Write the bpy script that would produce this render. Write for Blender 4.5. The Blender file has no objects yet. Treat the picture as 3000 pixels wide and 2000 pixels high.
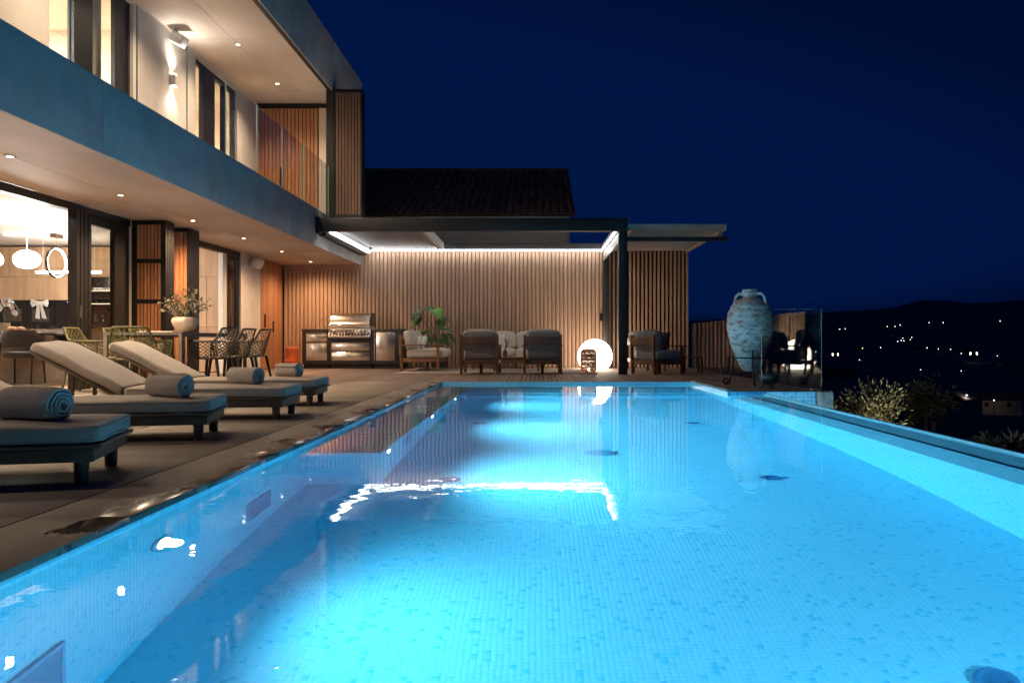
import bpy, bmesh, math, random
from mathutils import Vector, Matrix, noise
random.seed(7)
R = math.radians
S = bpy.context.scene
COL = S.collection

# ------------------------------------------------------------------ camera, sky, exposure
F, VX, VY, EYE = 2400.0, 1571.0, 998.0, 0.65      # photograph pixels: focal length, vanishing point; eye height in metres
cam_d = bpy.data.cameras.new('camera'); cam = bpy.data.objects.new('camera', cam_d); COL.objects.link(cam)
cam.location = (0, 0, EYE); cam.rotation_euler = (R(90), 0, 0)
cam_d.sensor_width = 36.0; cam_d.lens = F / 3000.0 * 36.0
cam_d.shift_x = -(VX - 1500.0) / 3000.0; cam_d.shift_y = -(1000.0 - VY) / 3000.0
cam_d.clip_start = 0.05; cam_d.clip_end = 30000
S.camera = cam
W = bpy.data.worlds.new('World'); S.world = W; W.use_nodes = True
nt = W.node_tree; nt.nodes.clear()
sky = nt.nodes.new('ShaderNodeTexSky'); sky.sky_type = 'NISHITA'; sky.sun_disc = False
sky.sun_elevation = R(-4.5); sky.sun_rotation = R(-20); sky.altitude = 50; sky.ozone_density = 6
bw = nt.nodes.new('ShaderNodeRGBToBW')
mr = nt.nodes.new('ShaderNodeMapRange'); mr.inputs['From Min'].default_value = 0.0056; mr.inputs['From Max'].default_value = 0.0085; mr.inputs['To Min'].default_value = 0.62; mr.inputs['To Max'].default_value = 1.08
tint = nt.nodes.new('ShaderNodeVectorMath'); tint.operation = 'SCALE'; tint.inputs[0].default_value = (0.0005, 0.0165, 0.118)   # deep navy night
bg = nt.nodes.new('ShaderNodeBackground'); bg.inputs['Strength'].default_value = 0.15
wo = nt.nodes.new('ShaderNodeOutputWorld')
nt.links.new(sky.outputs[0], bw.inputs[0]); nt.links.new(bw.outputs[0], mr.inputs['Value']); nt.links.new(mr.outputs[0], tint.inputs['Scale'])
nt.links.new(tint.outputs[0], bg.inputs['Color']); nt.links.new(bg.outputs[0], wo.inputs[0])
S.view_settings.view_transform = 'Standard'; S.view_settings.look = 'None'
S.view_settings.exposure = 1.5; S.view_settings.gamma = 1.0; S.view_settings.use_curve_mapping = False
S.render.engine = 'CYCLES'
cy = S.cycles
cy.use_denoising = True; cy.max_bounces = 12; cy.diffuse_bounces = 5; cy.glossy_bounces = 4
cy.transmission_bounces = 8; cy.transparent_max_bounces = 16; cy.volume_bounces = 0
cy.sample_clamp_indirect = 6.0; cy.blur_glossy = 0.6; cy.caustics_refractive = True; cy.caustics_reflective = False

# ------------------------------------------------------------------ helpers
def at(px, py, Y): return Vector(((px - VX) * Y / F, Y, EYE - (py - VY) * Y / F))
def gnd(px, py, z=0.0):
    Y = (EYE - z) * F / (py - VY); return Vector(((px - VX) * Y / F, Y, z))
def yx(px, X): return F * X / (px - VX)

MATS = {}
def M(name, c1, c2=None, scale=6.0, stretch=(1, 1, 1), rough=0.6, rvar=0.0, metal=0.0, bump=0.0, bscale=60.0, bstretch=None,
      rand=0.0, spec=0.5, sheen=0.0, coat=0.0, emit=None, estr=0.0, detail=4.0, trans=0.0):
    m = bpy.data.materials.new(name); m.use_nodes = True; MATS[name] = m
    t = m.node_tree; N = t.nodes; L = t.links; b = N['Principled BSDF']
    b.inputs['Roughness'].default_value = rough; b.inputs['Metallic'].default_value = metal
    b.inputs['Specular IOR Level'].default_value = spec
    b.inputs['Sheen Weight'].default_value = sheen; b.inputs['Coat Weight'].default_value = coat
    b.inputs['Transmission Weight'].default_value = trans
    b.inputs['Base Color'].default_value = (*c1, 1)
    if emit: b.inputs['Emission Color'].default_value = (*emit, 1); b.inputs['Emission Strength'].default_value = estr
    if c2 or bump or rvar:
        g = N.new('ShaderNodeNewGeometry')
        mp = N.new('ShaderNodeMapping'); mp.inputs['Scale'].default_value = stretch
        nz = N.new('ShaderNodeTexNoise'); nz.inputs['Scale'].default_value = scale; nz.inputs['Detail'].default_value = detail
        L.new(g.outputs['Position'], mp.inputs['Vector'])
        src = mp.outputs[0]
        if rand:
            oi = N.new('ShaderNodeObjectInfo'); va = N.new('ShaderNodeVectorMath'); va.operation = 'MULTIPLY_ADD'
            va.inputs[1].default_value = (37, 53, 71); cx = N.new('ShaderNodeCombineXYZ')
            for i in range(3): L.new(oi.outputs['Random'], cx.inputs[i])
            L.new(cx.outputs[0], va.inputs[0]); L.new(mp.outputs[0], va.inputs[2]); src = va.outputs[0]
        L.new(src, nz.inputs['Vector'])
        rp = N.new('ShaderNodeValToRGB'); rp.color_ramp.elements[0].position = 0.32; rp.color_ramp.elements[1].position = 0.68
        rp.color_ramp.elements[0].color = (*c1, 1); rp.color_ramp.elements[1].color = (*(c2 or c1), 1)
        L.new(nz.outputs['Fac'], rp.inputs[0]); colout = rp.outputs[0]
        if rand:
            mr = N.new('ShaderNodeMapRange'); mr.inputs['To Min'].default_value = 1 - rand; mr.inputs['To Max'].default_value = 1 + rand
            hs = N.new('ShaderNodeHueSaturation'); L.new(oi.outputs['Random'], mr.inputs['Value'])
            L.new(mr.outputs[0], hs.inputs['Value']); L.new(colout, hs.inputs['Color']); colout = hs.outputs[0]
        L.new(colout, b.inputs['Base Color'])
        if rvar:
            rr = N.new('ShaderNodeMapRange'); rr.inputs['To Min'].default_value = rough - rvar; rr.inputs['To Max'].default_value = rough + rvar
            L.new(nz.outputs['Fac'], rr.inputs['Value']); L.new(rr.outputs[0], b.inputs['Roughness'])
        if bump:
            n2 = N.new('ShaderNodeTexNoise'); n2.inputs['Scale'].default_value = bscale; n2.inputs['Detail'].default_value = 3
            m2 = N.new('ShaderNodeMapping'); m2.inputs['Scale'].default_value = bstretch or stretch
            L.new(g.outputs['Position'], m2.inputs['Vector']); L.new(m2.outputs[0], n2.inputs['Vector'])
            bp = N.new('ShaderNodeBump'); bp.inputs['Strength'].default_value = bump; bp.inputs['Distance'].default_value = 0.01
            L.new(n2.outputs['Fac'], bp.inputs['Height']); L.new(bp.outputs[0], b.inputs['Normal'])
    return m

def glow(name, c, s, sample=True):
    m = bpy.data.materials.new(name); m.use_nodes = True; MATS[name] = m
    N = m.node_tree.nodes; N.clear(); e = N.new('ShaderNodeEmission'); o = N.new('ShaderNodeOutputMaterial')
    e.inputs['Color'].default_value = (*c, 1); e.inputs['Strength'].default_value = s
    m.node_tree.links.new(e.outputs[0], o.inputs[0])
    m.cycles.emission_sampling = 'AUTO' if sample else 'NONE'
    return m

def glass(name, tintc=(0.96, 0.99, 0.98), ior=1.5, rough=0.0, gain=1.0):
    m = bpy.data.materials.new(name); m.use_nodes = True; MATS[name] = m
    N = m.node_tree.nodes; L = m.node_tree.links; N.clear(); o = N.new('ShaderNodeOutputMaterial')
    tr = N.new('ShaderNodeBsdfTransparent'); tr.inputs[0].default_value = (*tintc, 1)
    gl = N.new('ShaderNodeBsdfGlossy'); gl.inputs['Roughness'].default_value = rough
    fr = N.new('ShaderNodeLayerWeight')          # Schlick reflectance from the facing angle
    pw = N.new('ShaderNodeMath'); pw.operation = 'POWER'; pw.inputs[1].default_value = 5.0
    mu = N.new('ShaderNodeMath'); mu.operation = 'MULTIPLY_ADD'; mu.use_clamp = True; mu.inputs[1].default_value = 0.96 * gain; mu.inputs[2].default_value = 0.04 * gain
    mx = N.new('ShaderNodeMixShader')
    L.new(fr.outputs['Facing'], pw.inputs[0]); L.new(pw.outputs[0], mu.inputs[0]); L.new(mu.outputs[0], mx.inputs[0]); L.new(tr.outputs[0], mx.inputs[1]); L.new(gl.outputs[0], mx.inputs[2])
    L.new(mx.outputs[0], o.inputs[0]); return m

def put(o, parent=None, world=False, label=None, cat=None, group=None, kind=None):
    COL.objects.link(o)
    if parent is not None:
        o.parent = parent
        if world: o.matrix_parent_inverse = base_matrix(parent).inverted()
    if label: o['label'] = label
    if cat: o['category'] = cat
    if group: o['group'] = group
    if kind: o['kind'] = kind
    return o
def base_matrix(o):
    m = Matrix.Translation(o.location) @ o.rotation_euler.to_matrix().to_4x4()
    return (base_matrix(o.parent) @ o.matrix_parent_inverse @ m) if o.parent else m
def thing(name, label, cat, loc=(0, 0, 0), rz=0.0, group=None):
    o = bpy.data.objects.new(name, None); o.empty_display_size = 0.1
    o.location = loc; o.rotation_euler = (0, 0, rz)
    return put(o, label=label, cat=cat, group=group)
def copy_tree(o, parent=None):
    c = o.copy(); COL.objects.link(c); c.parent = parent
    if parent is not None: c.matrix_parent_inverse = o.matrix_parent_inverse.copy()
    for ch in [x for x in o.children]: copy_tree(ch, c)
    return c

class MB:
    def __init__(s): s.v = []; s.f = []
    def add(s, v, f):
        n = len(s.v); s.v += [tuple(p) for p in v]; s.f += [tuple(i + n for i in q) for q in f]; return s
    def box(s, x0, x1, y0, y1, z0, z1):
        v = [(x, y, z) for z in (z0, z1) for y in (y0, y1) for x in (x0, x1)]
        return s.add(v, [(0, 2, 3, 1), (4, 5, 7, 6), (0, 1, 5, 4), (2, 6, 7, 3), (0, 4, 6, 2), (1, 3, 7, 5)])
    def bar(s, a, b, w, h, up=(0, 0, 1)):
        a = Vector(a); b = Vector(b); d = (b - a).normalized(); u = Vector(up)
        if abs(d.dot(u)) > 0.99: u = Vector((0, 1, 0))
        x = d.cross(u).normalized() * w / 2; y = x.cross(d).normalized() * h / 2
        v = [p + i * x + j * y for p in (a, b) for i, j in ((-1, -1), (1, -1), (1, 1), (-1, 1))]
        return s.add(v, [(0, 1, 2, 3), (7, 6, 5, 4), (0, 4, 5, 1), (1, 5, 6, 2), (2, 6, 7, 3), (3, 7, 4, 0)])
    def tube(s, pts, rad, n=8, close=False, cap=True):
        pts = [Vector(p) for p in pts]; m = len(pts); rad = rad if isinstance(rad, (list, tuple)) else [rad] * m
        v = []; f = []; ref = Vector((0, 0, 1)); prev = None
        for i, p in enumerate(pts):
            a = pts[(i - 1) % m] if (close or i > 0) else p; b = pts[(i + 1) % m] if (close or i < m - 1) else p
            d = (b - a).normalized()
            if prev is None:
                u = d.cross(ref)
                if u.length < 0.05: u = d.cross(Vector((1, 0, 0)))
            else:
                u = prev - d * prev.dot(d)
                if u.length < 1e-4: u = d.cross(ref)
            u.normalize(); prev = u; w = d.cross(u)
            for k in range(n):
                t = 2 * math.pi * k / n; v.append(p + (u * math.cos(t) + w * math.sin(t)) * rad[i])
        for i in range(m if close else m - 1):
            j = (i + 1) % m
            for k in range(n): f.append((i * n + k, i * n + (k + 1) % n, j * n + (k + 1) % n, j * n + k))
        if cap and not close: f.append(tuple(range(n - 1, -1, -1))); f.append(tuple((m - 1) * n + k for k in range(n)))
        return s.add(v, f)
    def lathe(s, prof, n=24, c=(0, 0, 0), cap0=True, cap1=True):
        v = []; f = []
        for r, z in prof:
            for k in range(n):
                t = 2 * math.pi * k / n; v.append((c[0] + r * math.cos(t), c[1] + r * math.sin(t), c[2] + z))
        for i in range(len(prof) - 1):
            for k in range(n): f.append((i * n + k, i * n + (k + 1) % n, (i + 1) * n + (k + 1) % n, (i + 1) * n + k))
        if cap0: f.append(tuple(range(n - 1, -1, -1)))
        if cap1: f.append(tuple((len(prof) - 1) * n + k for k in range(n)))
        return s.add(v, f)
    def cushion(s, c, size, e1=0.35, e2=0.3, nu=28, nv=12, rot=None, puff=0.0, seed=0):
        sp = lambda a, e: math.copysign(abs(a) ** e, a)
        v = []; f = []; rot = rot or Matrix.Identity(3)
        for i in range(nv + 1):
            t = -math.pi / 2 + math.pi * i / nv; ct = sp(math.cos(t), e1); st = sp(math.sin(t), e1)
            for k in range(nu):
                p = 2 * math.pi * k / nu
                x = ct * sp(math.cos(p), e2); y = ct * sp(math.sin(p), e2); z = st * (1 + puff * (1 - x * x) * (1 - y * y))
                q = Vector((x * size[0] / 2, y * size[1] / 2, z * size[2] / 2))
                w = noise.noise(q * 5 + Vector((seed * 3.1, 0, 0))) * 0.03 * min(size)
                v.append(Vector(c) + rot @ (q + Vector((0, 0, w))))
        for i in range(nv):
            for k in range(nu): f.append((i * nu + k, i * nu + (k + 1) % nu, (i + 1) * nu + (k + 1) % nu, (i + 1) * nu + k))
        return s.add(v, f)
    def xform(s, m):
        s.v = [tuple(m @ Vector(p)) for p in s.v]; return s
    def mesh(s, name, mat=None, bevel=0.0, smooth=False, segs=2):
        me = bpy.data.meshes.new(name); me.from_pydata(s.v, [], s.f)
        bm = bmesh.new(); bm.from_mesh(me)
        if smooth: bmesh.ops.remove_doubles(bm, verts=bm.verts, dist=1e-5)
        bmesh.ops.recalc_face_normals(bm, faces=bm.faces)
        if bevel: bmesh.ops.bevel(bm, geom=list(bm.edges), offset=bevel, segments=segs, profile=0.5, affect='EDGES', clamp_overlap=True)
        bm.to_mesh(me); bm.free()
        if smooth or bevel:
            me.polygons.foreach_set('use_smooth', [True] * len(me.polygons))
            me.set_sharp_from_angle(angle=R(40))
        if mat is not None: me.materials.append(MATS[mat])
        return me
    def build(s, name, mat, parent=None, bevel=0.0, smooth=False, world=False, segs=2, **kw):
        o = bpy.data.objects.new(name, s.mesh(name, mat, bevel, smooth, segs))
        return put(o, parent, world, **kw)
def box(name, mat, x0, x1, y0, y1, z0, z1, parent=None, bevel=0.0, **kw):
    return MB().box(x0, x1, y0, y1, z0, z1).build(name, mat, parent, bevel=bevel, **kw)
def inst(name, me, loc, parent=None, rz=0.0, world=True, **kw):
    o = bpy.data.objects.new(name, me); o.location = loc; o.rotation_euler = (0, 0, rz)
    return put(o, parent, world if parent is not None else False, **kw)
def lamp(name, typ, loc, watt, color, parent=None, direction=(0, 0, -1), **kw):
    d = bpy.data.lights.new(name, typ); d.energy = watt; d.color = color
    for k, v in kw.items(): setattr(d, k, v)
    o = bpy.data.objects.new(name, d); o.location = loc
    o.rotation_euler = Vector(direction).to_track_quat('-Z', 'Y').to_euler()
    return put(o, parent, parent is not None)

# ------------------------------------------------------------------ materials
WARM = (1.0, 0.62, 0.34); WARM2 = (1.0, 0.74, 0.50); NEUT = (1.0, 0.90, 0.80)
M('plaster', (0.62, 0.56, 0.51), (0.70, 0.64, 0.58), 3, rough=0.85, bump=0.12, bscale=120)
M('fibre_cement', (0.31, 0.31, 0.31), (0.41, 0.41, 0.41), 2.2, (1, 1, 1), rough=0.7, rand=0.05, bump=0.05, bscale=60, bstretch=(1, 4, .3))
M('fibre_soffit', (0.43, 0.365, 0.31), (0.56, 0.485, 0.42), 1.6, (1, .35, 1), rough=0.62, rand=0.05, bump=0.04, bscale=40)
M('dark_core', (0.02, 0.02, 0.02), rough=0.8)
M('black_metal', (0.012, 0.012, 0.013), (0.022, 0.021, 0.02), 9, rough=0.42, rvar=0.08, metal=0.3)
M('pergola_metal', (0.018, 0.017, 0.016), (0.028, 0.026, 0.025), 7, rough=0.5, rvar=0.08)
M('cedar', (0.36, 0.155, 0.07), (0.46, 0.215, 0.105), 3, (6, 6, .5), rough=0.6, rand=0.14, bump=0.12, bscale=30, bstretch=(12, 12, .6))
M('cedar_dark', (0.10, 0.05, 0.03), (0.15, 0.08, 0.05), 3, (6, 6, .5), rough=0.6, rand=0.12)
M('cladding', (0.41, 0.255, 0.165), (0.50, 0.325, 0.22), 4, (4, 4, .35), rough=0.62, rand=0.07, bump=0.1, bscale=40, bstretch=(10, 10, .5))
M('deck_wood', (0.13, 0.085, 0.058), (0.24, 0.165, 0.115), 5, (9, .55, 4), rough=0.55, rvar=0.12, rand=0.25, bump=0.25, bscale=30, bstretch=(14, .7, 5))
M('oak', (0.52, 0.34, 0.20), (0.66, 0.46, 0.29), 2.2, (5, 5, .35), rough=0.45, rand=0.04, bump=0.04, bscale=30, bstretch=(10, 10, .5))
M('oak_floor', (0.40, 0.26, 0.15), (0.52, 0.35, 0.22), 2.2, (4, .4, 4), rough=0.45)
M('ceiling_white', (0.78, 0.77, 0.75), rough=0.9)
M('kitchen_black', (0.012, 0.012, 0.012), (0.022, 0.02, 0.02), 5, rough=0.22)
M('kitchen_stone', (0.33, 0.28, 0.23), (0.42, 0.36, 0.30), 7, rough=0.5)
M('black_glass', (0.008, 0.008, 0.009), rough=0.06)
M('oven_window', (0.07, 0.055, 0.045), rough=0.12)
M('white_gloss', (0.8, 0.8, 0.78), rough=0.35)
M('white_cloth', (0.74, 0.70, 0.66), (0.82, 0.79, 0.75), 30, rough=0.9, bump=0.2, bscale=200)
M('curtain', (0.62, 0.56, 0.48), rough=0.9)
M('teak_dark', (0.055, 0.032, 0.02), (0.105, 0.062, 0.038), 4, (.8, 9, 9), rough=0.5, rvar=0.1, bump=0.2, bscale=40, bstretch=(.8, 10, 10))
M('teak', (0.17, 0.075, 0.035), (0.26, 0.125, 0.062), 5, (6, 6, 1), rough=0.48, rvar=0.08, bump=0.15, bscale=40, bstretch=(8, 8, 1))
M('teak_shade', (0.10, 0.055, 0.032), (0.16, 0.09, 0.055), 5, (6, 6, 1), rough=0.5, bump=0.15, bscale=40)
M('cushion_grey', (0.235, 0.205, 0.175), (0.28, 0.245, 0.21), 18, rough=0.92, sheen=0.2, bump=0.35, bscale=420)
M('cushion_taupe', (0.25, 0.225, 0.20), (0.31, 0.28, 0.25), 12, rough=0.92, sheen=0.2, bump=0.4, bscale=380)
M('cushion_cream', (0.50, 0.44, 0.37), (0.58, 0.52, 0.44), 14, rough=0.92, sheen=0.2, bump=0.4, bscale=300)
M('cushion_black', (0.012, 0.012, 0.012), rough=0.9)
M('towel', (0.40, 0.33, 0.285), (0.50, 0.42, 0.365), 40, rough=0.97, sheen=0.6, bump=1.0, bscale=330)
M('olive_plastic', (0.066, 0.071, 0.028), (0.085, 0.09, 0.036), 6, rough=0.48)
M('dark_plastic', (0.022, 0.019, 0.015), (0.03, 0.026, 0.02), 6, rough=0.45)
M('table_metal', (0.16, 0.135, 0.115), (0.20, 0.17, 0.145), 8, rough=0.5)
M('black_fabric', (0.028, 0.027, 0.026), (0.045, 0.043, 0.041), 40, rough=0.85, sheen=0.3, bump=0.3, bscale=300)
M('steel', (0.62, 0.58, 0.54), (0.70, 0.66, 0.62), 3, (.4, 6, 30), rough=0.24, rvar=0.05, metal=1.0)
M('chrome', (0.75, 0.74, 0.72), rough=0.1, metal=1.0)
M('island_panel', (0.022, 0.021, 0.02), (0.034, 0.032, 0.03), 6, rough=0.55)
M('counter_stone', (0.05, 0.045, 0.042), (0.085, 0.078, 0.07), 60, rough=0.35)
M('rattan', (0.40, 0.17, 0.07), (0.50, 0.23, 0.10), 40, rough=0.55)
M('rattan_orange', (0.36, 0.085, 0.018), (0.48, 0.13, 0.03), 40, rough=0.55)
M('rug', (0.30, 0.24, 0.185), (0.39, 0.32, 0.25), 60, (1, 4, 1), rough=0.95, bump=0.8, bscale=140, bstretch=(.6, 3, 1))
M('leaf', (0.030, 0.075, 0.018), (0.055, 0.12, 0.03), 9, rough=0.38, rand=0.2)
M('leaf_bright', (0.13, 0.30, 0.045), (0.18, 0.38, 0.06), 14, rough=0.4)
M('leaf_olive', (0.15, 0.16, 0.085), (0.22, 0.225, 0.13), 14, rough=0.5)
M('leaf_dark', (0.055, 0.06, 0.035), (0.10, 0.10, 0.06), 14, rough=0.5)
M('leaf_eucalyptus', (0.15, 0.155, 0.12), (0.22, 0.22, 0.17), 20, rough=0.6)
M('stem', (0.07, 0.055, 0.03), (0.11, 0.08, 0.045), 20, rough=0.7)
M('bark', (0.09, 0.07, 0.055), (0.16, 0.13, 0.10), 15, (3, 3, 1), rough=0.9, bump=0.5, bscale=40)
M('ceramic_cream', (0.50, 0.44, 0.36), (0.58, 0.52, 0.44), 10, rough=0.7, bump=0.1, bscale=40)
M('pot_dark', (0.04, 0.036, 0.033), (0.07, 0.06, 0.055), 10, rough=0.8)
M('iron', (0.012, 0.01, 0.009), rough=0.6)
M('orange_fruit', (0.85, 0.28, 0.03), rough=0.5, bump=0.2, bscale=200)
M('pumpkin', (0.48, 0.24, 0.10), (0.58, 0.32, 0.15), 8, rough=0.6)
M('petal', (0.82, 0.82, 0.80), rough=0.6)
M('roof_tile', (0.15, 0.075, 0.045), (0.24, 0.12, 0.075), 5, rough=0.85, rand=0.35)
M('neighbour_plaster', (0.42, 0.40, 0.37), (0.5, 0.48, 0.45), 2, rough=0.9)
M('louvre_white', (0.62, 0.61, 0.58), rough=0.4)
M('louvre_grey', (0.17, 0.16, 0.145), (0.22, 0.205, 0.19), 6, rough=0.35, metal=0.5)
M('louvre_beige', (0.50, 0.39, 0.30), (0.56, 0.45, 0.36), 5, rough=0.55)
M('led_channel', (0.55, 0.56, 0.56), rough=0.3, metal=0.4)
M('soil', (0.022, 0.018, 0.013), (0.045, 0.036, 0.026), 0.6, rough=0.95, bump=0.3, bscale=5)
M('hill', (0.05, 0.06, 0.055), (0.10, 0.105, 0.09), 0.008, rough=1.0, detail=8)
M('house_wall_far', (0.30, 0.26, 0.21), (0.36, 0.31, 0.26), .5, rough=0.9)
M('house_roof_far', (0.09, 0.05, 0.035), (0.12, 0.07, 0.05), .5, rough=0.9)
M('rock', (0.30, 0.28, 0.27), (0.46, 0.44, 0.43), 9, rough=0.85, bump=0.8, bscale=14)
M('fixture_white', (0.72, 0.70, 0.67), rough=0.5)
M('inlet_blue', (0.05, 0.20, 0.36), rough=0.4)
M('grate_blue', (0.12, 0.44, 0.62), rough=0.5)
M('pool_steel', (0.35, 0.5, 0.62), rough=0.3, metal=0.6)
glass('pane', (0.95, 0.98, 0.97), 1.5)
glass('pane_rail', (0.965, 0.985, 0.98), 1.5)
glass('pane_dark', (0.70, 0.69, 0.66), 1.5)
glass('glass_clear', (0.93, 0.93, 0.92), 1.5)
M('glass_edge', (0.25, 0.42, 0.38), rough=0.15, emit=(0.4, 0.8, 0.7), estr=0.0)
glow('lens', (1.0, 0.86, 0.68), 9.0, False)
glow('pendant_glow', (1.0, 0.90, 0.80), 36.0)
glow('ring_glow', (1.0, 0.86, 0.72), 45.0)
glow('bar_glow', (1.0, 0.88, 0.76), 45.0)
glow('cove_glow', (1.0, 0.86, 0.72), 6.0)
glow('shelf_glow', (1.0, 0.74, 0.48), 2.2)
glow('room_glow', (1.0, 0.87, 0.72), 26.0)
glow('room_glow_warm', (1.0, 0.80, 0.55), 18.0)
glow('led_strip', (0.96, 0.98, 1.0), 8.0)
glow('led_front', (1.0, 0.90, 0.78), 26.0)
glow('ball_glow', (1.0, 0.80, 0.62), 4.2)
glow('bulb', (0.95, 0.9, 0.85), 60.0)
glow('pool_lens', (0.9, 0.97, 1.0), 30.0, False)
glow('display', (0.4, 0.75, 1.0), 1.2, False)
glow('street_glow', (0.85, 0.95, 1.0), 2.4, False)
glow('street_glow_warm', (1.0, 0.75, 0.45), 2.6, False)
glow('window_far', (1.0, 0.8, 0.5), 6.0, False)

# ---- materials with their own node set-ups
PITCH = 0.025
def mosaic(name, cols, grout, spec_rough=0.25, pitch=PITCH):
    m = bpy.data.materials.new(name); m.use_nodes = True; MATS[name] = m
    t = m.node_tree; N = t.nodes; L = t.links; b = N['Principled BSDF']; b.inputs['Roughness'].default_value = spec_rough
    g = N.new('ShaderNodeNewGeometry')
    def vm(op, a=None, c=None):
        n = N.new('ShaderNodeVectorMath'); n.operation = op
        for i, s in ((0, a), (1, c)):
            if s is None: continue
            if isinstance(s, tuple): n.inputs[i].default_value = s
            else: L.new(s, n.inputs[i])
        return n.outputs[0]
    sh = vm('SUBTRACT', g.outputs['Position'], vm('MULTIPLY', g.outputs['True Normal'], (0.0123,) * 3))
    cell = vm('MULTIPLY', sh, (1 / pitch,) * 3)
    fl = vm('FLOOR', cell); fr = vm('FRACTION', cell)
    wn = N.new('ShaderNodeTexWhiteNoise'); wn.noise_dimensions = '3D'; L.new(fl, wn.inputs['Vector'])
    rp = N.new('ShaderNodeValToRGB'); rp.color_ramp.interpolation = 'CONSTANT'
    e = rp.color_ramp.elements; e[0].position = 0; e[0].color = (*cols[0], 1); e[1].position = cols[-1][3] if len(cols[-1]) > 3 else 0.9; e[1].color = (*cols[-1][:3], 1)
    for c in cols[1:-1]:
        x = e.new(c[3]); x.color = (*c[:3], 1)
    L.new(wn.outputs['Value'], rp.inputs[0])
    na = vm('ABSOLUTE', g.outputs['True Normal'])
    s1 = N.new('ShaderNodeSeparateXYZ'); L.new(fr, s1.inputs[0]); s2 = N.new('ShaderNodeSeparateXYZ'); L.new(na, s2.inputs[0])
    tot = None
    for i in range(3):
        a = N.new('ShaderNodeMath'); a.operation = 'LESS_THAN'; a.inputs[1].default_value = 0.09; L.new(s1.outputs[i], a.inputs[0])
        c = N.new('ShaderNodeMath'); c.operation = 'LESS_THAN'; c.inputs[1].default_value = 0.5; L.new(s2.outputs[i], c.inputs[0])
        d = N.new('ShaderNodeMath'); d.operation = 'MULTIPLY'; L.new(a.outputs[0], d.inputs[0]); L.new(c.outputs[0], d.inputs[1])
        if tot is None: tot = d.outputs[0]
        else:
            k = N.new('ShaderNodeMath'); k.operation = 'MAXIMUM'; L.new(tot, k.inputs[0]); L.new(d.outputs[0], k.inputs[1]); tot = k.outputs[0]
    mx = N.new('ShaderNodeMix'); mx.data_type = 'RGBA'; L.new(tot, mx.inputs['Factor']); L.new(rp.outputs[0], mx.inputs['A']); mx.inputs['B'].default_value = (*grout, 1)
    L.new(mx.outputs['Result'], b.inputs['Base Color'])
    return m
mosaic('mosaic', [(0.37, 0.83, 0.94), (0.35, 0.82, 0.935, 0.50), (0.29, 0.79, 0.92, 0.84), (0.17, 0.71, 0.88, 0.94)], (0.325, 0.822, 0.936))
mosaic('mosaic_large', [(0.20, 0.60, 0.82), (0.14, 0.52, 0.76, 0.5), (0.10, 0.45, 0.70, 0.85)], (0.62, 0.80, 0.88), pitch=0.05)

def stone(name, c1, c2, wet):
    m = M(name, c1, c2, 1.3, (1, 1, 1), rough=0.72, rand=0.10, bump=0.10, bscale=70, detail=8)
    t = m.node_tree; N = t.nodes; L = t.links; b = N['Principled BSDF']
    g = N.new('ShaderNodeNewGeometry'); nz = N.new('ShaderNodeTexNoise'); nz.inputs['Scale'].default_value = 2.6; nz.inputs['Detail'].default_value = 9; nz.inputs['Roughness'].default_value = 0.62
    mp = N.new('ShaderNodeMapping'); mp.inputs['Scale'].default_value = (1.6, 0.9, 1); L.new(g.outputs['Position'], mp.inputs[0]); L.new(mp.outputs[0], nz.inputs['Vector'])
    sx = N.new('ShaderNodeSeparateXYZ'); L.new(g.outputs['Position'], sx.inputs[0])
    mr = N.new('ShaderNodeMapRange'); mr.inputs['From Min'].default_value = wet[0]; mr.inputs['From Max'].default_value = wet[1]
    mr.inputs['To Min'].default_value = 0.0; mr.inputs['To Max'].default_value = wet[2]; L.new(sx.outputs[0], mr.inputs['Value'])
    ad = N.new('ShaderNodeMath'); ad.operation = 'ADD'; L.new(nz.outputs['Fac'], ad.inputs[0]); L.new(mr.outputs[0], ad.inputs[1])
    st = N.new('ShaderNodeMapRange'); st.interpolation_type = 'SMOOTHSTEP'; st.inputs['From Min'].default_value = 0.58; st.inputs['From Max'].default_value = 0.70
    L.new(ad.outputs[0], st.inputs['Value'])
    r = N.new('ShaderNodeMapRange'); r.inputs['To Min'].default_value = 0.7; r.inputs['To Max'].default_value = 0.14; L.new(st.outputs[0], r.inputs['Value']); L.new(r.outputs[0], b.inputs['Roughness'])
    src = b.inputs['Base Color'].links[0].from_socket
    mx = N.new('ShaderNodeMix'); mx.data_type = 'RGBA'; mx.blend_type = 'MULTIPLY'; mx.inputs['B'].default_value = (0.46, 0.43, 0.41, 1)
    L.new(st.outputs[0], mx.inputs['Factor']); L.new(src, mx.inputs['A']); L.new(mx.outputs['Result'], b.inputs['Base Color'])
    # wet film hides most of the relief
    bp = b.inputs['Normal'].links[0].from_node; bs = N.new('ShaderNodeMapRange'); bs.inputs['To Min'].default_value = 0.10; bs.inputs['To Max'].default_value = 0.0
    L.new(st.outputs[0], bs.inputs['Value']); L.new(bs.outputs[0], bp.inputs['Strength'])
stone('paving_stone', (0.155, 0.132, 0.11), (0.225, 0.195, 0.165), (-2.2, -1.6, 0.0))
stone('coping_stone', (0.145, 0.123, 0.103), (0.21, 0.18, 0.152), (-1.80, -1.53, 0.17))
M('joint_dark', (0.02, 0.018, 0.016), rough=0.9)

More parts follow.
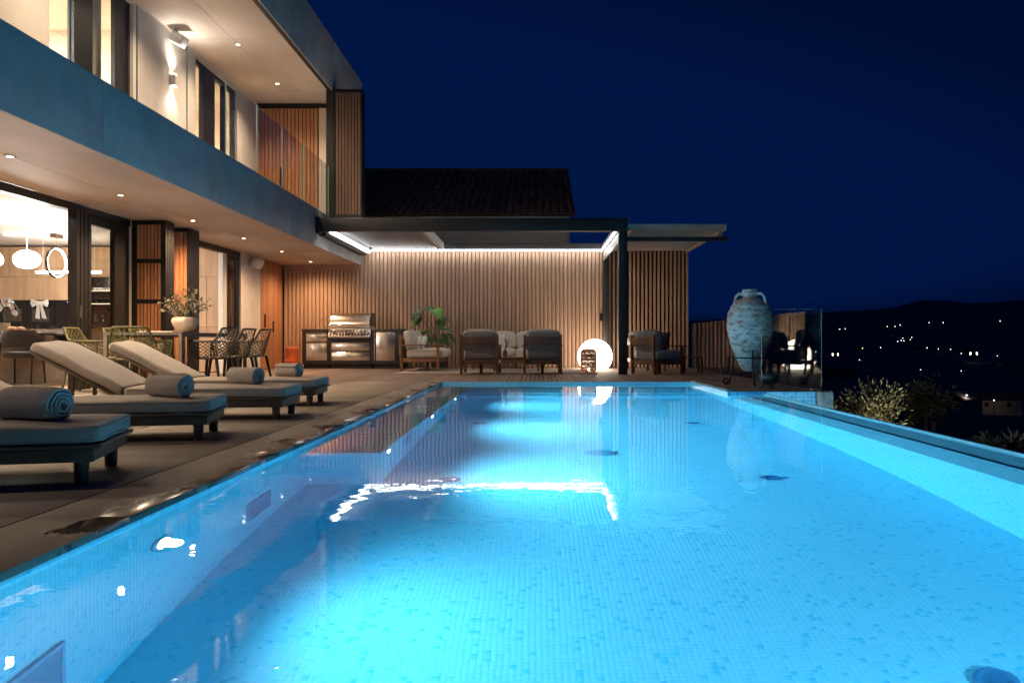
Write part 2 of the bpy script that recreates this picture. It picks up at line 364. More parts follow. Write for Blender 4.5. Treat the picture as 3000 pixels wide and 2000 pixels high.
def amphora_mat():
    m = M('amphora_clay', (0.26, 0.13, 0.085), (0.36, 0.20, 0.14), 9, rough=0.85, bump=0.5, bscale=60, bstretch=(.5, .5, 5))
    t = m.node_tree; N = t.nodes; L = t.links; b = N['Principled BSDF']
    g = N.new('ShaderNodeNewGeometry'); mp = N.new('ShaderNodeMapping'); mp.inputs['Scale'].default_value = (2.6, 2.6, 7)
    nz = N.new('ShaderNodeTexNoise'); nz.inputs['Scale'].default_value = 2.6; nz.inputs['Detail'].default_value = 10; nz.inputs['Roughness'].default_value = 0.8
    L.new(g.outputs['Position'], mp.inputs[0]); L.new(mp.outputs[0], nz.inputs['Vector'])
    rp = N.new('ShaderNodeValToRGB'); e = rp.color_ramp.elements; e[0].position = 0.44; e[0].color = (0, 0, 0, 1); e[1].position = 0.50; e[1].color = (1, 1, 1, 1)
    L.new(nz.outputs['Fac'], rp.inputs[0])
    n2 = N.new('ShaderNodeTexNoise'); n2.inputs['Scale'].default_value = 14; n2.inputs['Detail'].default_value = 6; L.new(g.outputs['Position'], n2.inputs['Vector'])
    r2 = N.new('ShaderNodeValToRGB'); r2.color_ramp.elements[0].color = (0.44, 0.43, 0.41, 1); r2.color_ramp.elements[1].color = (0.66, 0.65, 0.63, 1); L.new(n2.outputs['Fac'], r2.inputs[0])
    mx = N.new('ShaderNodeMix'); mx.data_type = 'RGBA'; L.new(rp.outputs[0], mx.inputs['Factor'])
    L.new(b.inputs['Base Color'].links[0].from_socket, mx.inputs['A']); L.new(r2.outputs[0], mx.inputs['B']); L.new(mx.outputs['Result'], b.inputs['Base Color'])
amphora_mat()

def water_mat():
    m = bpy.data.materials.new('water'); m.use_nodes = True; MATS['water'] = m
    N = m.node_tree.nodes; L = m.node_tree.links; N.clear(); o = N.new('ShaderNodeOutputMaterial')
    gl = N.new('ShaderNodeBsdfGlass'); gl.inputs['IOR'].default_value = 1.33; gl.inputs['Roughness'].default_value = 0.0; gl.inputs['Color'].default_value = (1, 1, 1, 1)
    g = N.new('ShaderNodeNewGeometry'); mp = N.new('ShaderNodeMapping'); mp.inputs['Scale'].default_value = (1.0, 1.3, 1)
    nz = N.new('ShaderNodeTexNoise'); nz.inputs['Scale'].default_value = 7.0; nz.inputs['Detail'].default_value = 2.5
    L.new(g.outputs['Position'], mp.inputs[0]); L.new(mp.outputs[0], nz.inputs['Vector'])
    n2 = N.new('ShaderNodeTexNoise'); n2.inputs['Scale'].default_value = 1.2; n2.inputs['Detail'].default_value = 1; L.new(mp.outputs[0], n2.inputs['Vector'])
    bp = N.new('ShaderNodeBump'); bp.inputs['Strength'].default_value = 1.0; bp.inputs['Distance'].default_value = 0.0006; L.new(nz.outputs['Fac'], bp.inputs['Height'])
    b2 = N.new('ShaderNodeBump'); b2.inputs['Strength'].default_value = 1.0; b2.inputs['Distance'].default_value = 0.003; L.new(n2.outputs['Fac'], b2.inputs['Height']); L.new(bp.outputs[0], b2.inputs['Normal'])
    L.new(b2.outputs[0], gl.inputs['Normal']); L.new(gl.outputs[0], o.inputs[0])
    va = N.new('ShaderNodeVolumeAbsorption'); va.inputs['Color'].default_value = (0.0, 0.66, 0.95, 1); va.inputs['Density'].default_value = 0.12
    L.new(va.outputs[0], o.inputs['Volume'])
water_mat()

# ------------------------------------------------------------------ terrain, valley and hills
def ground_z(x, y):
    d = math.hypot(x, y)
    if d < 12: z = -1.8
    elif d < 320: z = -1.8 - (d - 12) / 308 * 22.55
    elif d < 700: z = -24.35
    else:
        a = math.atan2(x, y)
        k = min(1, (d - 700) / 3800)
        RP = [(-3.3, 150), (-.2, 120), (0.0, 95), (.185, 108), (.34, 148), (.405, 160), (.44, 206), (.465, 200), (.49, 186), (.51, 186), (.534, 198), (.65, 190), (.9, 150), (3.3, 150)]
        for (a0, r0), (a1, r1) in zip(RP[:-1], RP[1:]):
            if a0 <= a <= a1: ridge = r0 + (r1 - r0) * (a - a0) / (a1 - a0)
        ridge += 9 * noise.noise(Vector((a * 22, 4.2, 0))) + 4 * noise.noise(Vector((a * 70, 7.7, 0)))
        z = -24.35 + (ridge + 24) * (k ** 1.45) + 26 * math.exp(-((d - 2300) / 420) ** 2) * (1 + .8 * noise.noise(Vector((a * 9, 2.2, 0))))
        if d > 4500: z = ridge - (d - 4500) * 0.03
    if d > 60: z += 1.2 * noise.noise(Vector((x * 0.013, y * 0.013, 0))) * min(1, (d - 60) / 200) * (1 + d / 1500)
    return z
def terrain():
    ds = [0.5, 6, 12, 20, 30, 45, 65, 95, 140, 200, 270, 320, 380, 450, 540, 640, 720, 820, 950, 1100, 1300, 1500, 1750, 2000, 2300, 2600, 3000, 3400, 3800, 4200, 4500, 5200, 7000]
    na = 540; v = []; f = []
    for d in ds:
        for k in range(na):
            a = 2 * math.pi * k / na if d < 300 else 2 * math.pi * k / na
            x = d * math.sin(a); y = d * math.cos(a); v.append((x, y, ground_z(x, y)))
    for i in range(len(ds) - 1):
        for k in range(na): f.append((i * na + k, i * na + (k + 1) % na, (i + 1) * na + (k + 1) % na, (i + 1) * na + k))
    near = [q for q in f if max(q) < na * 10]
    far = [q for q in f if max(q) >= na * 10]
    MB().add(v, near).build('ground', 'soil', smooth=True, kind='structure')
    MB().add(v, far).build('hills', 'hill', smooth=True, kind='structure')
terrain()

# ------------------------------------------------------------------ pool
XL, XR, YN, YFAR, ZW, ZFL = -1.51, 2.45, 0.2, 13.0, -0.040, -1.405
YB_, XBN = 5.41, -1.03          # bench front, bench edge
YW = 10.5                        # end of the spill-over edge
def pool():
    m = MB()
    q = lambda *p: m.add(p, [tuple(range(len(p)))])
    def inner(name, *quads):
        k = MB()
        for p in quads: k.add(p, [tuple(range(len(p)))])
        return k
    root = MB()
    def rect(a, b, c, d): root.add([a, b, c, d], [(0, 1, 2, 3)])
    # floor
    rect((XL, YN, ZFL), (XR, YN, ZFL), (XR, YFAR, ZFL), (XL, YFAR, ZFL))
    rect((XL, YN, -.029), (XL, YN, ZFL), (XL, YFAR, ZFL), (XL, YFAR, -.029))              # house side
    rect((XL, YN, 0), (XR + .6, YN, 0), (XR + .6, YN, ZFL), (XL, YN, ZFL))        # near end
    rect((XL, YFAR, 0), (XL, YFAR, ZFL), (XR, YFAR, ZFL), (XR, YFAR, 0))          # far end
    zt = ZW - 0.34
    root.box(XL - .01, XBN, YB_, YFAR + .01, ZFL - .02, zt)                      # bench
    n = 4
    for i in range(n):                                                          # steps at the far end
        root.box(XBN - .01, XR - .0005, YFAR - 0.40 * (i + 1), YFAR - 0.40 * i + .01, ZFL - .02, ZW - 0.25 * (i + 1))
    rect((XR, YW, -.004), (XR, YFAR, -.004), (XR, YFAR, ZFL), (XR, YW, ZFL))
    # spill-over wall, slot and outer beam; tops sloped to catch the pool lights
    def sloped(x0, x1, za, zb):
        root.add([(x, y, z) for y in (YN, YW) for x, z in ((x0, -1.6), (x1, -1.6), (x1, zb), (x0, za))], [(0, 1, 2, 3), (7, 6, 5, 4), (0, 3, 7, 4), (1, 5, 6, 2), (3, 2, 6, 7), (0, 4, 5, 1)])
    sloped(XR, XR + .20, ZW - .22, ZW - .09)
    sloped(XR + .235, XR + .47, ZW - .09, ZW - .004)
    root.box(XR + .2, XR + .235, YN, YW, -1.6, -0.30)
    root.box(XR + .47, XR + .50, YN, YW, -1.6, ZW + 0.012)
    # catch-basin end wall with a tiled face
    o = root.build('pool', 'mosaic', kind='structure')
    MB().box(XR + .002, 3.58, YW, YW + .25, -1.6, -0.004).build('basin_wall', 'mosaic_large', o)
    o['label'] = 'long infinity pool lined with blue glass mosaic'
    # mosaic tiles that can be told apart: real tiles with grout gaps
    import numpy as np
    def tiles(u0, u1, v0, v1, fn, name):
        nu = int(round((u1 - u0) / PITCH)); nv = int(round((v1 - v0) / PITCH))
        U, V = np.meshgrid(np.arange(nu), np.arange(nv), indexing='ij'); U = U.ravel(); V = V.ravel(); c = len(U)
        rng = np.random.default_rng(3); hgt = 0.0004 + 0.0002 * rng.random(c)
        vs = np.zeros((c, 8, 3))
        for k, (a, b, h) in enumerate([(.10, .10, 0), (.99, .10, 0), (.99, .99, 0), (.10, .99, 0), (.15, .15, 1), (.94, .15, 1), (.94, .94, 1), (.15, .94, 1)]):
            vs[:, k, :] = fn(u0 + (U + a) * PITCH, v0 + (V + b) * PITCH, hgt * h + 0.0004)
        base = np.arange(c)[:, None, None] * 8
        fs = (np.array([[4, 5, 6, 7], [0, 1, 5, 4], [1, 2, 6, 5], [2, 3, 7, 6], [3, 0, 4, 7]])[None] + base).reshape(-1, 4)
        me = bpy.data.meshes.new(name)
        me.vertices.add(c * 8); me.vertices.foreach_set('co', vs.ravel())
        me.loops.add(fs.size); me.loops.foreach_set('vertex_index', fs.ravel().astype(np.int32))
        me.polygons.add(len(fs)); me.polygons.foreach_set('loop_start', np.arange(0, fs.size, 4, dtype=np.int32))
        me.update(calc_edges=True); me.validate()
        me.materials.append(MATS['mosaic'])
        put(bpy.data.objects.new(name, me), o, False, kind='stuff')
    st = lambda a, b, h: np.stack([a, b, ZFL + h], axis=-1)
    tiles(-1.5, 2.45, 2.1, 6.1, lambda a, b, h: np.stack([a, b, ZFL + h], -1), 'floor_mosaic')
    tiles(1.6, 5.4, -1.4, -0.075, lambda a, b, h: np.stack([XL + h, a, b], -1), 'wall_mosaic')
    # underwater lights; first two are unseen, added to brighten the left wall
    for i, (X, Y, z) in enumerate([(XR, 1.3, ZW - .45), (1.2, YN, ZW - .5), (XL, 3.29, ZW - .5), (XBN, 5.63, ZW - .46), (XBN, 7.98, ZW - .46), (XBN, 10.25, ZW - .46)]):
        DR = (-.35, 1, .08) if Y == YN else ((-1, .6, .10) if X == XR else (1, 0, .06)); RT = Matrix.Rotation(R(-90), 4, 'X') if Y == YN else Matrix.Rotation(R(-90 if X == XR else 90), 4, 'Y')
        k = MB(); k.lathe([(.085, 0), (.088, .012), (.070, .018), (.062, .012)], 24, cap0=True, cap1=False)
        k.xform(Matrix.Translation((X, Y, z)) @ RT)
        fx = k.build('pool_light', 'pool_steel', o, smooth=True)
        k = MB(); k.lathe([(.0, .018), (.040, .018), (.058, .014)], 20, cap0=False, cap1=False); k.xform(Matrix.Translation((X, Y, z)) @ RT)
        k.build('lens', 'pool_lens', fx, smooth=True)
        lamp('pool_light_lamp', 'SPOT', (X + .05 * DR[0], Y + .05 * DR[1], z), POOLW[i], (0.31, 0.78, 1.0), fx, DR, spot_size=R(152), spot_blend=1.0, shadow_soft_size=.04)
    # inlets in the floor, main drain, wall grates, massage jets
    for X in (-0.59, 1.6):
        for Y in (2.85, 5.58, 8.4):
            k = MB(); k.lathe([(.075, 0), (.075, .012), (.06, .02), (.045, .008), (.0, .008)], 24, (X, Y, ZFL + .0035), cap1=False); k.build('floor_inlet', 'inlet_blue', o, smooth=True)
    k = MB(); k.lathe([(.125, 0), (.12, .014), (.10, .02), (.0, .024)], 28, (0.51, 6.57, ZFL + .0035), cap1=False); k.build('main_drain', 'grate_blue', o, smooth=True)
    for X, y0, y1, z0, z1 in [(XL, 4.27, 4.63, ZW - 1.12, ZW - .80), (XL, 2.2, 2.60, ZW - 1.12, ZW - .80), (XBN, 6.35, 6.7, ZW - .85, ZW - .55), (XBN, 8.7, 9.05, ZW - .85, ZW - .55)]:
        fr = MB()
        for a, b, c, d in [(y0, y1, z1 - .02, z1), (y0, y1, z0, z0 + .02), (y0, y0 + .02, z0 + .02, z1 - .02), (y1 - .02, y1, z0 + .02, z1 - .02)]: fr.box(X + .004, X + .016, a, b, c, d)
        fo = fr.build('wall_grate', 'grate_blue', o)
        k = MB(); nb = 14
        for i in range(nb):
            zz = z0 + .025 + (z1 - z0 - .05) * (i + .5) / nb; k.box(X + .004, X + .012, y0 + .02, y1 - .02, zz - .006, zz + .006)
        k.build('grille_bar', 'grate_blue', fo, kind='stuff')
    for Y in (5.85, 6.0, 7.1, 7.25, 8.5, 8.65, 9.9, 10.05):
        k = MB(); k.lathe([(.028, 0), (.028, .008), (.012, .012), (0, .006)], 16, cap1=False); k.xform(Matrix.Translation((XL + .003, Y, ZW - .11)) @ Matrix.Rotation(R(90), 4, 'Y')); k.build('massage_jet', 'inlet_blue', o, smooth=True)
    for i in range(5):
        for s in (0, .22):
            Y = 6.2 + i * 1.2 + s
            box('bubble_slot', 'iron', -1.42, -1.12, Y, Y + .012, zt + .002, zt + .006, o)
    # nozzle on the catch-basin wall, and the light that stands in the basin
    k = MB(); k.lathe([(.0, 0), (.045, 0), (.045, .05), (.03, .06), (.018, .04)], 20, cap0=False); k.xform(Matrix.Translation((3.17, YW, -.155)) @ Matrix.Rotation(R(90), 4, 'X')); k.build('nozzle', 'pool_steel', o, smooth=True)
    bf = box('basin_light', 'pool_steel', XR + .505, XR + .53, 9.4, 9.56, -.60, -.44, o)
    lamp('basin_lamp', 'AREA', (XR + .55, 9.48, -.52), 4.5, (0.42, 0.80, 1.0), bf, (.35, 1, .35), shape='DISK', size=0.1)
    # water
    w = MB(); xe = XR + .469
    w.add([(XL, YN, ZW), (xe, YN, ZW), (xe, YW, ZW), (XR, YW, ZW), (XR, YFAR, ZW), (XL, YFAR, ZW)], [(0, 1, 2, 3, 4, 5)])
    w.build('water', 'water', kind='structure')
    w = MB(); w.add([(XR + .5, YN, -1.0), (4.2, YN, -1.0), (4.2, YW, -1.0), (XR + .5, YW, -1.0)], [(0, 1, 2, 3)]); w.build('basin_floor', 'mosaic', kind='structure')
POOLW = [105, 20, 115, 190, 225, 240]
pool()

# ------------------------------------------------------------------ stone terrace, wooden deck
ter = box('terrace', 'joint_dark', -6.15, XL - .004, -1.5, YFAR - .004, -1.5, -0.030, kind='structure')
ys = [-1.5] + [3.03 + 1.53 * k - 1.53 for k in range(0, 8)] + [YFAR]
ys = sorted(set(round(min(max(y, -1.5), YFAR), 3) for y in ys)); ys = [y for i, y in enumerate(ys) if i == 0 or y - ys[i - 1] > .3]; ys[-1] = YFAR
rows = [(-1.863, XL + .006)] + [(-1.87 - 1.07 * (k + 1), -1.87 - 1.07 * k) for k in range(4)]
for r, (x0, x1) in enumerate(rows):
    for a, b in zip(ys[:-1], ys[1:]):
        box('slab', 'coping_stone' if r == 0 else 'paving_stone', x0 + (.003 if r else 0), x1 - (.003 if r else 0), a + .0015, b - .0015, -.028, 0.0, ter, bevel=.002)
box('terrace', 'paving_stone', XL - .02, 3.74, -1.5, YN - .004, -1.5, -.002, kind='structure')
rt = box('side_terrace', 'joint_dark', XR + .002, 3.75, YW + .26, YFAR, -1.5, -.03, kind='structure')
for a, b in ((XR + .005, 3.05), (3.055, 3.745)):
    for c, d in ((YW + .02 if True else 0, 11.75),):
        box('slab', 'paving_stone', a, b, c, d, -.0035, 0.0, rt)
box('curb', 'paving_stone', XR - .004, XR + .10, YW + .02, YFAR, -.003, .03, rt, bevel=.003)

dk = box('deck', 'joint_dark', -6.2, 3.75, YFAR + .002, 19.95, -1.5, -.045, kind='structure')
BP = 0.0745
bmesh_full = MB().box(-.0315, .0315, 0, 19.93 - (YFAR + .004), -.028, 0).mesh('plank', 'deck_wood', bevel=.003, segs=1)
bmesh_side = MB().box(-.0315, .0315, 0, YFAR - 11.76, -.028, 0).mesh('plank', 'deck_wood', bevel=.003, segs=1)
x = -6.10
while x < 3.72:
    inst('plank', bmesh_full, (x, YFAR + .004, 0), dk)
    if x > XR + .145: inst('plank', bmesh_side, (x, 11.757, 0), rt)
    x += BP

DLW = 210
# ------------------------------------------------------------------ the house
XF, XO, ZS, ZB, ZR, ZT, YE = -6.15, -4.24, 2.49, 3.20, 5.86, 6.93, 19.9
XBACK, YNEAR = -12.6, 2.0
H = thing('modern_house', 'modern two storey house with grey balcony band and lit rooms', 'house', (-8.4, 11, 0))
def hb(name, mat, x0, x1, y0, y1, z0, z1, bevel=0.0, parent=None):
    return box(name, mat, x0, x1, y0, y1, z0, z1, parent or H, bevel, world=True)
yj = [YNEAR, 4.98, 8.03, 11.08, 14.13, 17.18, YE]
G = .004
for a, b in zip(yj[:-1], yj[1:]):
    hb('fascia_panel', 'fibre_cement', XO - .03, XO, a + G, b - G, ZS - .012, ZB, .003)
    hb('soffit_panel', 'fibre_soffit', -5.25 + G, XO - .034, a + G, b - G, ZS, ZS + .02)
    hb('soffit_panel', 'fibre_soffit', XF - .02, -5.25 - G, a + G, b - G, ZS, ZS + .02)
    hb('roof_fascia_panel', 'fibre_cement', XO - .03, XO, a + G, b - G, ZR, ZT, .003)
    hb('roof_soffit_panel', 'fibre_soffit', -5.25 + G, XO - .10, a + G, min(b, 18.0) - G, ZR, ZR + .02)
    hb('roof_soffit_panel', 'fibre_soffit', XF - .02, -5.25 - G, a + G, min(b, 18.0) - G, ZR, ZR + .02)
hb('balcony_slab', 'dark_core', XF, XO - .032, YNEAR, YE - .01, ZS + .021, ZB - .02)
hb('balcony_floor', 'kitchen_stone', XF, XO - .032, YNEAR, YE - .01, ZB - .019, ZB - .004)
hb('shutter_track', 'black_metal', XO - .098, XO - .032, YNEAR, 17.5, ZR - .015, ZR + .04)
hb('roof_slab', 'dark_core', XBACK, XO - .032, YNEAR, YE, ZR + .04, ZT - .01)
hb('end_fascia', 'fibre_cement', XF - 6, XO, YE, YE + .03, ZR, ZT)
hb('floor_slab', 'dark_core', XBACK, XF - .001, YNEAR, YE - .01, 2.63, 3.17)
hb('rear_wall', 'plaster', XBACK - .2, XBACK, YNEAR, YE, 0, ZR)
hb('near_wall', 'plaster', XBACK, XF, YNEAR - .2, YNEAR, 0, ZR)
hb('end_wall', 'plaster', XBACK, XF - .02, YE - .2, YE, 0, ZR)
# upper floor
ZWT = 5.78
for a, b in ((YNEAR, 10.35), (12.50, 14.79), (16.84, 18.04)):
    hb('upper_wall', 'plaster', XF - .2, XF, a, b, ZB - .01, ZR - .002)
for a, b in ((10.35, 12.50), (14.79, 16.84)):
    hb('lintel', 'plaster', XF - .2, XF, a, b, ZWT, ZR - .002)
hb('partition', 'plaster', XBACK, XF - .2, 13.5, 13.62, ZB, ZR - .05)
hb('partition', 'plaster', XBACK, XF - .2, 18.3, 18.4, ZB, ZR - .05)
hb('partition', 'plaster', -10.2, -10.1, YNEAR, 18.3, ZB, ZR - .05)
hb('upper_ceiling', 'ceiling_white', -10.1, XF - .201, YNEAR, 18.3, ZR - .10, ZR - .06)
hb('upper_floor_finish', 'oak_floor', -10.1, XF - .201, YNEAR, 18.3, ZB - .02, ZB)
def window(y0, y1, z0, z1, mull, X=XF, curtain=None, fw=.075):
    w = hb('window', 'black_metal', X - .13, X - .05, y0, y0 + fw, z0, z1)
    fm = MB(); fm.box(X - .13, X - .05, y1 - fw, y1, z0, z1).box(X - .13, X - .05, y0 + fw, y1 - fw, z1 - fw, z1).box(X - .13, X - .05, y0 + fw, y1 - fw, z0, z0 + .06)
    for a, b in mull: fm.box(X - .135, X - .045, a, b, z0 + .06, z1 - fw)
    fm.build('frame', 'black_metal', w, world=True)
    es = [y0 + fw] + [q for p in mull for q in p] + [y1 - fw]
    for a, b in zip(es[::2], es[1::2]):
        MB().box(X - .096, X - .088, a, b, z0 + .06, z1 - fw).build('pane', 'pane', w, world=True)
    for c0, c1 in (curtain or []):
        pts = []; n = 48
        k = MB(); v = []; f = []
        for i in range(n + 1):
            yy = c0 + (c1 - c0) * i / n; xx = X - .34 + .035 * math.sin(i * 1.15) + .01 * math.sin(i * .37)
            v += [(xx, yy, z0 + .02), (xx, yy, z1 - .02)]
        for i in range(n): f.append((2 * i, 2 * i + 2, 2 * i + 3, 2 * i + 1))
        k.add(v, f).build('curtain', 'curtain', w, smooth=True, world=True)
window(10.35, 12.50, ZB, ZWT, [(10.98, 11.44)], curtain=[(11.78, 12.2)])
window(14.79, 16.84, ZB, ZWT, [(15.25, 15.79), (16.27, 16.36)], curtain=[(15.95, 16.35)])
hb('lintel', 'black_metal', XF - .12, XF - .06, 12.07, 12.426, ZB + .06, ZWT - .075)
# lamps in the upper rooms
for yy, ml in ((11.2, 'room_glow'), (15.6, 'room_glow_warm'), (8.2, 'room_glow')):
    pl = MB().box(-8.6, -7.4, yy - .9, yy + .9, ZR - .125, ZR - .105).build('ceiling_panel_lamp', ml, H, world=True)
hb('cove_strip', 'room_glow_warm', -10.05, -9.95, 13.9, 18.0, 4.35, 4.39)
# balcony end wall: cedar slats
hb('end_backing', 'dark_core', XF, -4.62, 18.07, 18.12, ZB, ZR)
hb('end_block', 'plaster', XF, -4.50, 18.12, YE - .03, ZB, ZR)
sl = MB().box(-.036, .036, 0, .03, 0, ZR - ZB - .10).mesh('slat', 'cedar', bevel=.003, segs=1)
x = XF + .045
while x < -4.80: inst('slat', sl, (x, 18.04, ZB + .0), H); x += .0835
hb('end_trim', 'plaster', -4.775, -4.62, 18.0, 18.06, ZB, ZR - .1)
hb('door_pull', 'black_metal', -5.62, -5.60, 17.97, 18.03, 4.05, 4.45)
# wall lamp (up and down light) and floodlight under the roof
sc = hb('wall_lamp', 'fixture_white', XF + .001, XF + .09, 13.75, 13.86, 4.94, 5.12, .004)
for zz, d in ((5.13, 1), (4.93, -1)):
    MB().box(XF + .02, XF + .08, 13.77, 13.84, zz - .006, zz + .006).build('lens', 'lens', sc, world=True)
    lamp('wall_lamp_beam', 'SPOT', (XF + .075, 13.805, zz + d * .02), 24, NEUT, sc, (0.30, 0, d), spot_size=R(135), spot_blend=1.0, shadow_soft_size=.05)
# downlights
def downlight(Y, z, watt, col, ang=156):
    k = MB(); k.lathe([(.052, -.003), (.052, -.010), (.036, -.010), (.034, -.003)], 24, (-5.25, Y, z), cap0=False, cap1=False)
    d = k.build('downlight', 'black_metal', H, smooth=True, world=True)
    k = MB(); k.lathe([(.035, -.006), (.0, -.006)], 20, (-5.25, Y, z), cap0=False, cap1=False); k.build('lens', 'lens', d, world=True)
    lamp('downlight_lamp', 'SPOT', (-5.25, Y, z - .02), watt, col, d, (0, 0, -1), spot_size=R(ang), spot_blend=1.0, shadow_soft_size=.035)
for k in range(8): downlight(3.81 + 2.18 * k, ZS, DLW * ((.6, .9, 1.2)[k] if k < 3 else 1.0 if k < 5 else .38), WARM2 if k < 3 else WARM)
for Y in (9.9, 12.1, 14.42, 16.61): downlight(Y, ZR, 130, WARM2, 140)
# upper folding shutters, folded back at the end of the balcony
def slat_shutter(name, x0, x1, y, z0, z1, mat, nsl, sections, thick=.045, frame=.045):
    sh = hb(name, 'black_metal', x0, x0 + frame, y, y + thick, z0, z1)
    k = MB(); k.box(x1 - frame, x1, y, y + thick, z0, z1).box(x0 + frame, x1 - frame, y, y + thick, z1 - .06, z1).box(x0 + frame, x1 - frame, y, y + thick, z0, z0 + .06)
    for i in range(1, sections):
        zz = z0 + (z1 - z0) * i / sections; k.box(x0 + frame, x1 - frame, y, y + thick, zz - .03, zz + .03)
    k.box(x0 + frame, x1 - frame, y + thick * .75, y + thick, z0 + .06, z1 - .06)
    k.build('frame', 'black_metal', sh, world=True)
    w = (x1 - x0 - 2 * frame) / nsl
    for s in range(sections):
        a = z0 + (z1 - z0) * s / sections + (.06 if s == 0 else .03); b = z0 + (z1 - z0) * (s + 1) / sections - (.06 if s == sections - 1 else .03)
        for i in range(nsl):
            MB().box(x0 + frame + w * i + .006, x0 + frame + w * (i + 1) - .006, y + .006, y + thick * .7, a + .004, b - .004).build('slat', mat, sh, world=True)
    return sh
hb('shutter_post', 'black_metal', -4.37, -4.21, 17.04, 17.12, ZB, ZR)
slat_shutter('folding_shutter', -4.20, -3.63, 17.04, ZB + .005, ZR + .02, 'cedar_dark', 8, 1, frame=.02)
for i in range(1, 5): hb('folding_shutter', 'black_metal', -4.20, -3.63 + .005 * (i % 2), 17.04 + .075 * i, 17.04 + .075 * i + .045, ZB + .005, ZR + .02)
# lower folding shutters (two stacks) beside the openings
slat_shutter('folding_shutter', XF, -5.63, 12.45, .02, ZS - .015, 'cedar', 7, 4, frame=.075)
for i in range(1, 5): hb('folding_shutter', 'black_metal', XF, -5.63, 12.45 + .062 * i, 12.45 + .062 * i + .042, .02, ZS - .015)
slat_shutter('folding_shutter', XF, -5.65, 13.30, .02, ZS - .012, 'cedar', 7, 1, frame=.02)
for i in range(1, 7): hb('folding_shutter', 'black_metal', XF, -5.65, 13.30 + .065 * i, 13.30 + .065 * i + .045, .02, ZS - .012)
for Y in (12.52, 12.65):
    for zz in (2.28, 2.2): hb('hinge', 'steel', -5.629, -5.615, Y, Y + .02, zz, zz + .05)
# lower facade: header, folded glass doors, fixed door panel, jambs
hb('door_header', 'black_metal', XF - .14, XF - .02, YNEAR, 17.06, 2.385, ZS - .001)
for i in range(4): hb('folded_door', 'black_metal', XF - .02, XF + .10, 10.79 + .095 * i, 10.79 + .095 * i + .07, 0.005, 2.384)
hb('door_lever', 'steel', XF + .10, XF + .14, 10.83, 10.85, .95, 1.12)
dp = hb('glass_door', 'black_metal', XF - .11, XF - .04, 11.165, 11.20, .005, 2.384)
k = MB(); k.box(XF - .11, XF - .04, 12.03, 12.45, .005, 2.384).box(XF - .11, XF - .04, 11.20, 12.03, 2.27, 2.384).box(XF - .11, XF - .04, 11.20, 12.03, .005, .10); k.build('frame', 'black_metal', dp, world=True)
MB().box(XF - .08, XF - .072, 11.20, 12.03, .10, 2.27).build('pane', 'pane_dark', dp, world=True)
hb('lower_wall', 'plaster', XF - .2, XF - .001, 12.46, 13.72, 0, ZS)
dp = hb('glass_door', 'black_metal', XF - .11, XF - .03, 16.36, 16.42, .005, 2.384)
k = MB(); k.box(XF - .11, XF - .03, 16.98, 17.06, .005, 2.384).box(XF - .11, XF - .03, 16.42, 16.98, 2.3, 2.384).box(XF - .11, XF - .03, 16.42, 16.98, .005, .12); k.build('frame', 'black_metal', dp, world=True)
MB().box(XF - .08, XF - .072, 16.42, 16.98, .12, 2.3).build('pane', 'pane_dark', dp, world=True)
hb('door_jamb', 'white_gloss', XF - .12, XF - .03, 16.15, 16.355, .005, 2.384)
hb('lower_wall', 'plaster', XF - .2, XF, 17.065, 18.26, 0, ZS)
hb('slat_backing', 'dark_core', XF - .2, XF - .03, 18.265, YE - .001, 0, ZS)
sl = MB().box(0, .03, -.0265, .0265, .01, ZS - .012).mesh('slat', 'cedar', bevel=.002, segs=1)
Y = 18.30
while Y < 19.86: inst('slat', sl, (XF - .028, Y, 0), H); Y += .0605
for Y, a, b in ((18.52, .95, 1.25), (19.1, .85, 1.1)): hb('door_pull', 'black_metal', XF + .003, XF + .03, Y, Y + .025, a, b)
# interior shell
hb('room_floor', 'oak_floor', XBACK, XF - .001, YNEAR, 17.2, -.02, 0.0)
hb('room_ceiling', 'ceiling_white', XBACK, XF - .14, YNEAR, 17.2, 2.60, 2.628)
hb('threshold', 'steel', XF - .12, XF - .02, YNEAR, 17.06, 0.0005, .008)
hb('room_end_wall', 'plaster', XBACK, XF - .2, 17.2, 17.3, 0, 2.62)
# balcony glass
BG = thing('glass_balustrade', 'frameless clear glass balustrade on top of grey balcony band', 'balustrade', (-4.32, 11, ZB))
yg = [3.80 + 1.268 * i for i in range(12)]; yg[-1] = 17.02
for a, b in zip(yg[:-1], yg[1:]):
    if b < 4.0: continue
    p = MB().box(-4.326, -4.314, a + .008, b - .008, ZB + .002, 4.28).build('pane', 'pane_rail', BG, world=True)
    MB().box(-4.3275, -4.3125, b - .0085, b - .0065, ZB + .002, 4.281).build('edge', 'glass_edge', p, world=True)
# white fixtures
sp = thing('outdoor_speaker', 'white outdoor speaker on bracket high on plaster wall under soffit', 'speaker', (XF + .12, 17.6, 2.28))
k = MB().cushion((0.04, 0, .04), (.20, .30, .23), .4, .4, 20, 10, Matrix.Rotation(R(25), 3, 'Y')); k.build('cabinet', 'fixture_white', sp, smooth=True)
MB().box(-.12, .0, -.03, .03, .02, .06).build('bracket', 'fixture_white', sp)
fl = thing('floodlight', 'white swivelling box floodlight fixed under the upper roof soffit', 'floodlight', (XF + .16, 13.7, ZR - .17))
MB().box(-.10, .13, -.10, .10, -.09, .09).xform(Matrix.Rotation(R(28), 4, 'Y')).build('housing', 'fixture_white', fl, bevel=.02)
MB().box(-.075, .105, -.11, -.101, -.06, .06).xform(Matrix.Rotation(R(28), 4, 'Y')).build('front_glass', 'white_gloss', fl)
MB().bar((-.03, 0, .08), (-.03, 0, .168), .05, .05).build('bracket', 'fixture_white', fl)

